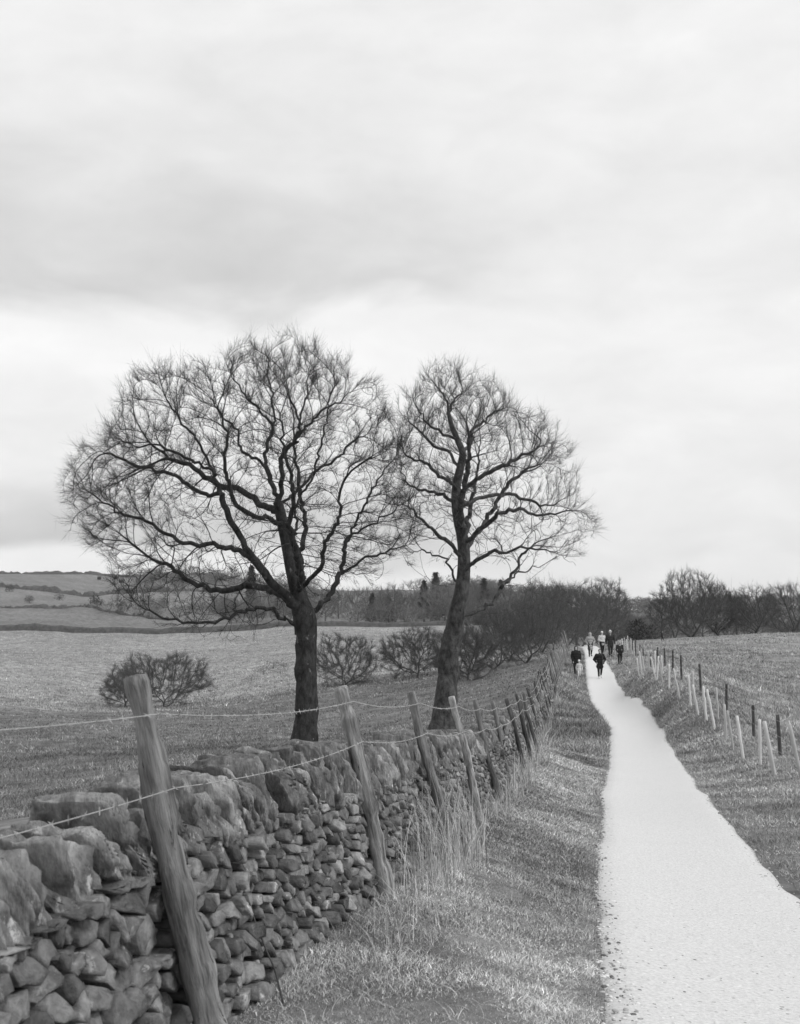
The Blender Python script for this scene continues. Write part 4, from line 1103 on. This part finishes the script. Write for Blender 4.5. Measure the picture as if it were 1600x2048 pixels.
# ------------------------------------------------------------------ far field wall
pts = [P(px, 1262, d) for px, d in ((-140, 292), (182, 292), (400, 296), (600, 302), (800, 306), (1000, 312), (1080, 318))]
xs = np.linspace(pts[0][0], pts[-1][0], 420); ysw = np.interp(xs, [p[0] for p in pts], [p[1] for p in pts]); zb = gz(xs, ysw)
hh = 1.15+.5*(fbm(xs/3, xs*0, 90)-.5); hh = np.where(xs < -30, hh*1.15, hh)
prof = []
for (oy, f_) in ((-.4, -.3), (-.32, .6), (-.22, 1.0), (.22, 1.0), (.4, -.3)):
    prof.append(np.c_[xs, ysw+oy+(fbm(xs/.8, xs*0+oy, 91)-.5)*.3, zb+(hh if f_ > 0 else 1)*f_])
V = np.stack(prof, 1).reshape(-1, 3); idx = np.arange(len(xs)*5).reshape(-1, 5)
F = np.concatenate([np.stack([idx[:-1, j], idx[1:, j], idx[1:, j+1], idx[:-1, j+1]], -1) for j in range(4)])
M_FWALL = material('far_gritstone', .06, .15, scale=1.2, bump=.8, bump_dist=.1)
fw = link_mesh('field_wall', np_mesh('field_wall', V, F), M_FWALL); tag(fw, 'dark stone field wall crossing the valley below the far wood', 'wall')
# boundaries on the far slope
def slope_line(pts, h, label):
    pw = [((px-800)/FPX*d, d) for px, d in pts]; n = 160; tt = np.linspace(0, 1, n); k = np.linspace(0, 1, len(pw))
    xs = np.interp(tt, k, [p[0] for p in pw]); yy = np.interp(tt, k, [p[1] for p in pw]); zb = gz(xs, yy); hh = h*(.15+1.5*fbm(tt*70, tt*0, 66, 3)); yy = yy+(fbm(tt*12, tt*0, 67)-.5)*9
    pr = [np.c_[xs, yy-.5, zb-.4], np.c_[xs, yy-.35, zb+hh*.8], np.c_[xs, yy, zb+hh], np.c_[xs, yy+.5, zb-.4]]
    V = np.stack(pr, 1).reshape(-1, 3); idx = np.arange(n*4).reshape(-1, 4)
    F = np.concatenate([np.stack([idx[:-1, j], idx[1:, j], idx[1:, j+1], idx[:-1, j+1]], -1) for j in range(3)])
    o = link_mesh('field_hedge', np_mesh('field_hedge', V, F), M_FWALL); tag(o, label, 'hedge')
slope_line([(-60, 395), (100, 400), (182, 405), (260, 385), (340, 360)], 1.0, 'thin dark boundary running down the slope past the gorse bushes')
slope_line([(-60, 560), (182, 560), (300, 570), (480, 600)], 2.2, 'dark level hedge across the middle of the far hill')
slope_line([(-60, 845), (182, 850), (420, 870), (620, 890)], 2.0, 'thin broken hedge along the hilltop skyline')

# bales on the hill
M_BALE = material('black_wrap', .012, .02, scale=3, bump=0, rough=.5, spec=.3)
def bale(px, d, label, rot):
    x = (px-800)/FPX*d; z = g1(x, d)
    n = 20; prof = [(-.98, .55), (-.95, .78), (-.85, .85), (-.3, .87), (.3, .87), (.85, .85), (.95, .78), (.98, .55)]
    me = tube_mesh('hay_bale', [(p[0], 0, .84) for p in prof], [p[1] for p in prof], n)
    o = link_mesh('hay_bale', me, M_BALE, loc=(x, d, z), rot=(0, 0, rot)); tag(o, label, 'bale', 'wrapped bales on the hilltop')
    o.scale = (1.15, 1.15, 1.15)
bale(199, 775, 'black bale on the hilltop, leftmost of the three', .1); bale(231, 800, 'black bale nearest the skyline, middle of the three', .5); bale(243, 745, 'black bale set lowest, rightmost of the three', -.1)

# ------------------------------------------------------------------ right hand fence and pale stakes
def cpx(cx_, cy_): return 1220+cx_/7.62, 1240+cy_/7.62
RYP = np.array([1300, 1320, 1335, 1345, 1362, 1375, 1398, 1415, 1436, 1460, 1500, 1552, 1620]); RD = np.array([100, 80, 68, 63, 56, 52, 46, 43, 40.5, 38, 31, 25, 20.])
def rline(d): return np.interp(d, [18, 25, 38, 43, 46, 52, 63, 80, 100, 125], [6.3, 7.3, 9.2, 9.63, 9.9, 10.5, 12.05, 14.3, 17.0, 20.5])
stakes = [((1395, 1040), (1430, 1560)), ((1450, 1100), (1555, 1680)), ((1578, 1100), (1610, 1590)), ((1170, 870), (1195, 1330)), ((1215, 1000), (1310, 1470)), ((1235, 845), (1248, 1300)), ((945, 760), (1030, 1210)),
          ((870, 705), (870, 1080)), ((765, 615), (775, 900)), ((715, 570), (690, 930)), ((720, 650), (785, 1030)), ((660, 530), (665, 860)), ((600, 570), (680, 930)), ((560, 490), (565, 800)), ((430, 390), (462, 760)), ((385, 440), (420, 720)), ((480, 450), (500, 700)),
          ((340, 320), (352, 560)), ((300, 270), (310, 520)), ((255, 240), (262, 440)), ((235, 310), (245, 480)), ((200, 250), (205, 420)), ((165, 245), (170, 400)), ((135, 260), (150, 400)), ((105, 262), (120, 400)), ((80, 280), (95, 390)), ((50, 310), (60, 390))]
slab = ['nearly upright pale stake left of the leaning pair closest to us', 'pale stake leaning left beside the upright one closest to us', 'pale stake just right of the leaning one closest to us', 'upright pale stake in front of the dark post, left of a crossed pair', 'pale stake leaning across behind the upright one', 'short topped pale stake next to the tall dark post',
        'single pale stake leaning left against a dark post', 'lone upright pale stake between two leaning stakes', 'upright pale stake behind the leaning one', 'right leaning pale stake forming a V with its neighbour', 'left leaning pale stake crossing in front of an upright one', 'upright pale stake inside the V of two leaning ones',
        'left leaning pale stake forming a V with its neighbour', 'upright pale stake just left of the V pair']
for i, (a_, b_) in enumerate(stakes):
    (ax_, ay_), (bx_, by_) = cpx(*a_), cpx(*b_)
    d = float(np.interp(by_, RYP, RD)) if by_ < 1620 else 25
    hgt = (by_-ay_)*d/FPX
    x = (bx_-800)/FPX*d; z = g1(x, d)
    lx = (ax_-bx_)*d/FPX
    r_ = .037 if d < 60 else .045
    n = 10; t_ = np.linspace(0, 1, n)
    pts = np.c_[lx*t_, t_*random.uniform(-.1, .1), -.1+t_*(hgt+.1)]
    pts[1:-1, 0] += np.random.normal(0, .006, n-2); me = tube_mesh('pale_stake', pts, r_*random.uniform(.85, 1.2)*(1-.12*t_), 7, i, .22, random.uniform(.6, 1.05), smooth=False)
    o = link_mesh('pale_stake', me, M_PALE, loc=(x, d, z))
    tag(o, slab[i] if i < len(slab) else 'pale stake in the distant crowded run of stakes beside the path', 'stake', 'pale stakes along the right verge')
for i, d in enumerate([35.4, 33.2, 30.5, 28.2, 25.5, 23]):   # the row carried on past the photograph's edge
    x = float(rline(d))+random.uniform(-.1, .15); h = random.uniform(.9, 1.05); lx = random.uniform(-.25, .1)
    t_ = np.linspace(0, 1, 10)
    me = tube_mesh('pale_stake', np.c_[lx*t_, t_*0, -.1+t_*(h+.1)], .04*random.uniform(.85, 1.15)*(1-.1*t_), 7, 50+i, .22, random.uniform(.6, 1.0), smooth=False)
    o = link_mesh('pale_stake', me, M_PALE, loc=(x, d, g1(x, d)))
    tag(o, ['pale stake at the right, sixth from the end of the row', 'pale stake at the right, fifth from the end of the row', 'pale stake at the right, fourth from the end of the row', 'pale stake at the right, third from the end of the row', 'pale stake at the right, second from the end of the row', 'rightmost and closest pale stake'][i], 'stake', 'pale stakes along the right verge')
rf = tag(empty('pasture_fence', (float(rline(43))+1, 43, g1(float(rline(43))+1, 43))), 'low dark post and wire fence along the right hand pasture behind the pale stakes', 'fence')
RL = np.array(rf.location); M_DPOST = material('dark_post', .04, .14, scale=8, stretch=(1, 1, .2), bump=.5)
d = 19.0; tops = []; i = 0
while d < 118:
    x = float(rline(d))+.75; z = g1(x, d); h = .92+random.uniform(-.1, .1); t_ = np.linspace(0, 1, 10); lx = random.uniform(-.06, .06)
    pts = np.c_[lx*t_, t_*0, -.1+t_*(h+.1)]
    link_mesh('post', tube_mesh('post', pts, .045*(1-.1*t_), 9, i, .1), M_DPOST, rf, loc=(x-RL[0], d-RL[1], z-RL[2]))
    tops.append((x+lx*.9-.05, d, z+h-.12)); d += 5.6*random.uniform(.8, 1.2); i += 1
tops = np.array(tops)
for dz in (0, -.35, -.7):
    link_mesh('wire_strand', tube_mesh('wire_strand', tops+[0, 0, dz]-RL, np.interp(tops[:, 1], [20, 100], [.003, .006]), 4), M_WIRE, rf)

# ------------------------------------------------------------------ people
def tonemat(name, v, rough=.85): return material(name, v*.85, v*1.15, scale=12, bump=.3, bump_dist=.01, bump_scale=18, rough=rough)
MS = tonemat('skin', .42); M_BLK = tonemat('black_cloth', .018); M_DK = tonemat('dark_cloth', .035); M_GR = tonemat('grey_padded_cloth', .36); M_WH = tonemat('white_cloth', .75); M_LT = tonemat('light_cloth', .6)
M_HD = tonemat('dark_hair', .025); M_HW = tonemat('white_hair', .75); M_HL = tonemat('fair_hair', .33); M_MID = tonemat('mid_cloth', .12); M_EYE = tonemat('eye', .02)
def caps(bm, a_, b_, r0, r1, n=10):
    a_ = Vector(a_); b_ = Vector(b_); ax = b_-a_; L_ = ax.length
    if L_ < 1e-5: return
    q = ax.to_track_quat('Z', 'Y').to_matrix().to_4x4()
    m = Matrix.Translation((a_+b_)/2)@q
    bmesh.ops.create_cone(bm, cap_ends=True, segments=n, radius1=r0, radius2=r1, depth=L_, matrix=m)
    for p_, r_ in ((a_, r0), (b_, r1)): bmesh.ops.create_uvsphere(bm, u_segments=n, v_segments=8, radius=r_, matrix=Matrix.Translation(p_))
def ell(bm, c, r, n=14):
    bmesh.ops.create_uvsphere(bm, u_segments=n, v_segments=10, radius=1, matrix=Matrix.Translation(c)@Matrix.Diagonal((r[0], r[1], r[2], 1)))
def blob(name, bm, mat, parent, voxel=.012, smooth=6):
    me = bpy.data.meshes.new(name); bm.to_mesh(me); bm.free()
    o = link_mesh(name, me, mat, parent)
    m = o.modifiers.new('union', 'REMESH'); m.mode = 'VOXEL'; m.voxel_size = voxel; m.use_smooth_shade = True
    s_ = o.modifiers.new('soften', 'SMOOTH'); s_.iterations = smooth; s_.factor = .5
    return o
def lerp(a, b, t): return Vector(a)*(1-t)+Vector(b)*t
def person(label, px, py, d, H, stride=.25, coat=M_BLK, legs=M_BLK, shoes=M_BLK, hair=M_HD, hair_long=False, hood=None, coat_len=.12, coat_w=1.0, arms='swing', yaw=0.0, hat=None, bag=None, lean=0.0, knit=None, child=False, group='people walking on the path'):
    x = (px-800)/FPX*d; z = g1(x, d)+.02
    if -path_offset(np.array([x]), np.array([d]))[0] > 0: z += .05
    root = empty('person', (x, d, z)); root.rotation_euler = (0, 0, yaw); tag(root, label, 'person', group)
    s_ = H/1.72; hs = s_*(1.25 if child else 1.0)
    def v(x_, y_, z_): return Vector((x_*s_, y_*s_+lean*z_*s_*-.1, z_*s_))
    hipz, shz, neckz = .90, 1.40, 1.47
    if child: hipz, shz, neckz = .80, 1.28, 1.36
    hip = {sd: v(sd*.095, 0, hipz) for sd in (-1, 1)}
    fy = {-1: -stride, 1: stride*.9}
    ank, kne, toe = {}, {}, {}
    for sd in (-1, 1):
        lift_ = .09 if fy[sd] > 0 else 0
        ank[sd] = v(sd*.085, fy[sd], .09+lift_); kne[sd] = v(sd*.095, fy[sd]*.5-.06, hipz*.54); toe[sd] = v(sd*.095, fy[sd]-.16, .035+lift_*.3)
    sh = {sd: v(sd*.185, 0, shz-.02) for sd in (-1, 1)}
    el, wr = {}, {}
    for sd in (-1, 1):
        if arms == 'swing':
            sw = -fy[sd]*.6; el[sd] = v(sd*.27, .06+sw*.3, shz-.30); wr[sd] = v(sd*.27, -.04+sw, shz-.54)
        elif arms == 'pockets': el[sd] = v(sd*.33, .08, shz-.28); wr[sd] = v(sd*.22, -.10, shz-.45)
        elif arms == 'front': el[sd] = v(sd*.27, .02, shz-.29); wr[sd] = v(sd*.07, -.22, shz-.38)
        elif arms == 'down': el[sd] = v(sd*.25, .02, shz-.30); wr[sd] = v(sd*.20, -.16, shz-.55)
        elif arms == 'out': el[sd] = v(sd*.34, .02, shz-.25); wr[sd] = v(sd*.46, -.08, shz-.40)
    hd = v(0, -.015, 1.615 if not child else 1.53)
    # body: one continuous surface with face and hands
    bm = bmesh.new()
    caps(bm, v(0, 0, hipz), v(0, 0, 1.15), .125*s_, .115*s_); caps(bm, v(0, 0, 1.15), v(0, 0, shz-.05), .115*s_, .13*s_); caps(bm, sh[-1], sh[1], .055*s_, .055*s_)
    caps(bm, v(0, 0, shz-.05), hd-Vector((0, 0, .06*s_)), .058*s_, .052*s_)
    for sd in (-1, 1):
        caps(bm, hip[sd], kne[sd], .085*s_, .055*s_); caps(bm, kne[sd], ank[sd], .055*s_, .035*s_); caps(bm, ank[sd], toe[sd], .035*s_, .028*s_)
        caps(bm, sh[sd], el[sd], .048*s_, .038*s_); caps(bm, el[sd], wr[sd], .038*s_, .026*s_)
        dr = (wr[sd]-el[sd]).normalized(); side_ = Vector((0, 1, 0)).cross(dr).normalized(); fwd = dr.cross(side_)
        palm = wr[sd]+dr*.075*s_; caps(bm, wr[sd], palm, .026*s_, .034*s_)
        for f_ in range(4):
            b0 = palm+fwd*((f_-1.5)*.021*s_); Lf = (.066, .078, .072, .056)[f_]*s_; k1_ = b0+dr*Lf*.55; k2_ = k1_+dr*Lf*.4-side_*sd*Lf*.35
            caps(bm, b0, k1_, .010*s_, .009*s_, 6); caps(bm, k1_, k2_, .009*s_, .0075*s_, 6)
        th0 = wr[sd]+dr*.03*s_-fwd*.028*s_; caps(bm, th0, th0+(dr*.6-fwd).normalized()*.045*s_, .012*s_, .010*s_, 6)
    ell(bm, hd, (.077*hs, .095*hs, .115*hs)); caps(bm, hd+Vector((0, -.075*hs, -.01*hs)), hd+Vector((0, -.105*hs, -.028*hs)), .012*hs, .015*hs, 6)
    caps(bm, hd+Vector((-.02*hs, -.082*hs, -.062*hs)), hd+Vector((.02*hs, -.082*hs, -.062*hs)), .010*hs, .010*hs, 6); ell(bm, hd+Vector((0, -.06*hs, -.085*hs)), (.04*hs, .035*hs, .03*hs))
    for sd in (-1, 1): ell(bm, hd+Vector((sd*.078*hs, 0, -.005*hs)), (.012*hs, .02*hs, .032*hs), 8)
    blob('body', bm, MS, root, .0085, 3)
    for sd in (-1, 1):
        bm = bmesh.new(); ell(bm, hd+Vector((sd*.031*hs, -.083*hs, .008*hs)), (.013*hs, .012*hs, .009*hs), 8)
        me = bpy.data.meshes.new('eye'); bm.to_mesh(me); bm.free(); link_mesh('eye', me, M_EYE, root)
    # trousers
    bm = bmesh.new(); caps(bm, v(-.05, 0, hipz+.03), v(.05, 0, hipz+.03), .15*s_, .15*s_)
    for sd in (-1, 1): caps(bm, hip[sd], kne[sd], .11*s_, .073*s_); caps(bm, kne[sd], ank[sd]+Vector((0, 0, .03*s_)), .073*s_, .055*s_)
    blob('trousers', bm, legs, root)
    # coat
    bm = bmesh.new(); cw = coat_w
    bot = hipz-coat_len
    for k in range(5):
        t_ = k/4; za = bot+(shz-.10-bot)*t_; wv = (.165-.035*math.sin(t_*math.pi)+.02*(t_ > .6))*cw
        ell(bm, v(0, 0, za), (wv*s_*1.15, .145*cw*s_, .16*s_))
    caps(bm, sh[-1]*.92+Vector((0, 0, 0)), sh[1]*.92, .085*s_*cw, .085*s_*cw); caps(bm, v(0, 0, shz-.05), v(0, 0, neckz+.01), .10*s_, .075*s_)
    for sd in (-1, 1): caps(bm, sh[sd], el[sd], .082*s_*cw, .067*s_*cw); caps(bm, el[sd], wr[sd], .067*s_*cw, .05*s_*cw)
    co = blob('coat', bm, coat, root)
    # shoes
    for sd in (-1, 1):
        bm = bmesh.new(); caps(bm, ank[sd]+Vector((0, .03*s_, -.03*s_)), toe[sd]+Vector((0, 0, .005)), .05*s_, .043*s_); caps(bm, ank[sd], ank[sd]+Vector((0, .01, .05*s_)), .055*s_, .052*s_)
        blob('shoe', bm, shoes, root, .01, 3)
    # hair / hood / hat
    bm = bmesh.new(); ell(bm, hd+Vector((0, .022*hs, .030*hs)), (.088*hs, .098*hs, .105*hs))
    if hair_long: caps(bm, hd+Vector((-.05*hs, .055*hs, -.03*hs)), hd+Vector((-.05*hs, .06*hs, -.2*hs)), .055*hs, .04*hs); caps(bm, hd+Vector((.05*hs, .055*hs, -.03*hs)), hd+Vector((.05*hs, .06*hs, -.2*hs)), .055*hs, .04*hs)
    blob('hair', bm, hair, root, .011, 2)
    if hood:
        bm = bmesh.new(); ell(bm, hd+Vector((0, .045*hs, .01*hs)), (.115*hs, .115*hs, .14*hs)); caps(bm, hd+Vector((0, .05, -.1*hs)), v(0, .03, neckz-.02), .11*hs, .12*hs); blob('hood', bm, hood, root, .012, 3)
    if hat:
        bm = bmesh.new(); ell(bm, hd+Vector((0, .01*hs, .065*hs)), (.095*hs, .108*hs, .085*hs)); caps(bm, hd+Vector((-.05*hs, -.08*hs, .045*hs)), hd+Vector((.05*hs, -.08*hs, .045*hs)), .022*hs, .022*hs); blob('hat', bm, hat, root, .011, 2)
    if knit:
        bm = bmesh.new()
        for k in range(3): caps(bm, v(-.11, -.145, 1.32-k*.14), v(.11, -.145, 1.30-k*.14), .022*s_, .022*s_)
        blob('chest_panel', bm, knit, root, .01, 2)
    if bag:
        bm = bmesh.new(); caps(bm, v(.19, -.16, 1.02), v(.19, -.16, .90), .075*s_, .07*s_); caps(bm, v(.12, -.13, 1.35), v(.19, -.15, 1.05), .015, .015, 6); blob('bag', bm, bag, root, .01, 2)
    return root
person('adult in a bulky black hooded coat bending towards the small child in white', 1150, 1351, 77, 1.72, stride=.12, coat=M_BLK, legs=M_BLK, hood=M_BLK, arms='down', coat_w=1.28, coat_len=.14)
person('small child in pale suit and white hat in front of the black coated adult', 1156, 1351, 75.9, 1.05, stride=.10, coat=M_LT, legs=M_WH, shoes=M_BLK, hat=M_WH, hair=M_WH, child=True, arms='swing', coat_w=1.05)
person('person in black jacket, leggings and white shoes in the middle of the path', 1197, 1353, 77, 1.70, stride=.14, coat=M_BLK, legs=M_BLK, shoes=M_WH, hair=M_HD, arms='pockets', coat_w=1.22, coat_len=.20, bag=M_MID)
person('woman in a long pale grey padded coat at the back of the group', 1178.5, 1314, 93, 1.70, stride=.12, coat=M_GR, legs=M_BLK, hair=M_HL, hair_long=True, hood=M_GR, arms='pockets', coat_w=1.12, coat_len=.30)
person('person in light jacket and pale hat beside the tall white haired man', 1202, 1314, 94, 1.72, stride=.14, coat=M_LT, legs=M_BLK, hair=M_HD, hat=M_WH, arms='front', coat_len=.05, yaw=.3)
person('tall white haired man in a dark coat and dark trousers', 1218.5, 1312, 92, 1.88, stride=.15, coat=M_DK, legs=M_DK, hair=M_HW, arms='swing', coat_w=1.08, coat_len=.14)
person('slim dark clothed walker with a dark top on the verge right of the path', 1237, 1333, 84, 1.5, stride=.05, coat=M_DK, legs=M_BLK, hair=M_HL, arms='down', coat_w=.95, coat_len=.06)
person('distant dark figure standing alone in the right hand pasture', 1322, 1286, 150, 1.2, stride=.22, coat=M_DK, legs=M_DK, hair=M_HD, arms='down', coat_len=.1, yaw=1.2, group=None)

# ------------------------------------------------------------------ thin winter haze
hz = bpy.data.meshes.new('haze'); bm = bmesh.new(); bmesh.ops.create_cube(bm, size=1.0); bm.to_mesh(hz); bm.free()
ho = bpy.data.objects.new('haze', hz); COL.objects.link(ho)
zlo = float(gzv.min())-1; zhi = 75.0
ho.scale = (5600, 5600, zhi-zlo); ho.location = (0, 0, (zhi+zlo)/2)
tag(ho, 'thin pale haze hanging over the valley', 'haze', kind='stuff')
hm = bpy.data.materials.new('haze'); hm.use_nodes = True; n_ = hm.node_tree.nodes; l_ = hm.node_tree.links
n_.remove(n_['Principled BSDF']); pv_ = n_.new('ShaderNodeVolumePrincipled'); pv_.inputs['Color'].default_value = (1, 1, 1, 1); pv_.inputs['Density'].default_value = .00014
l_.new(pv_.outputs[0], n_['Material Output'].inputs['Volume']); hz.materials.append(hm)
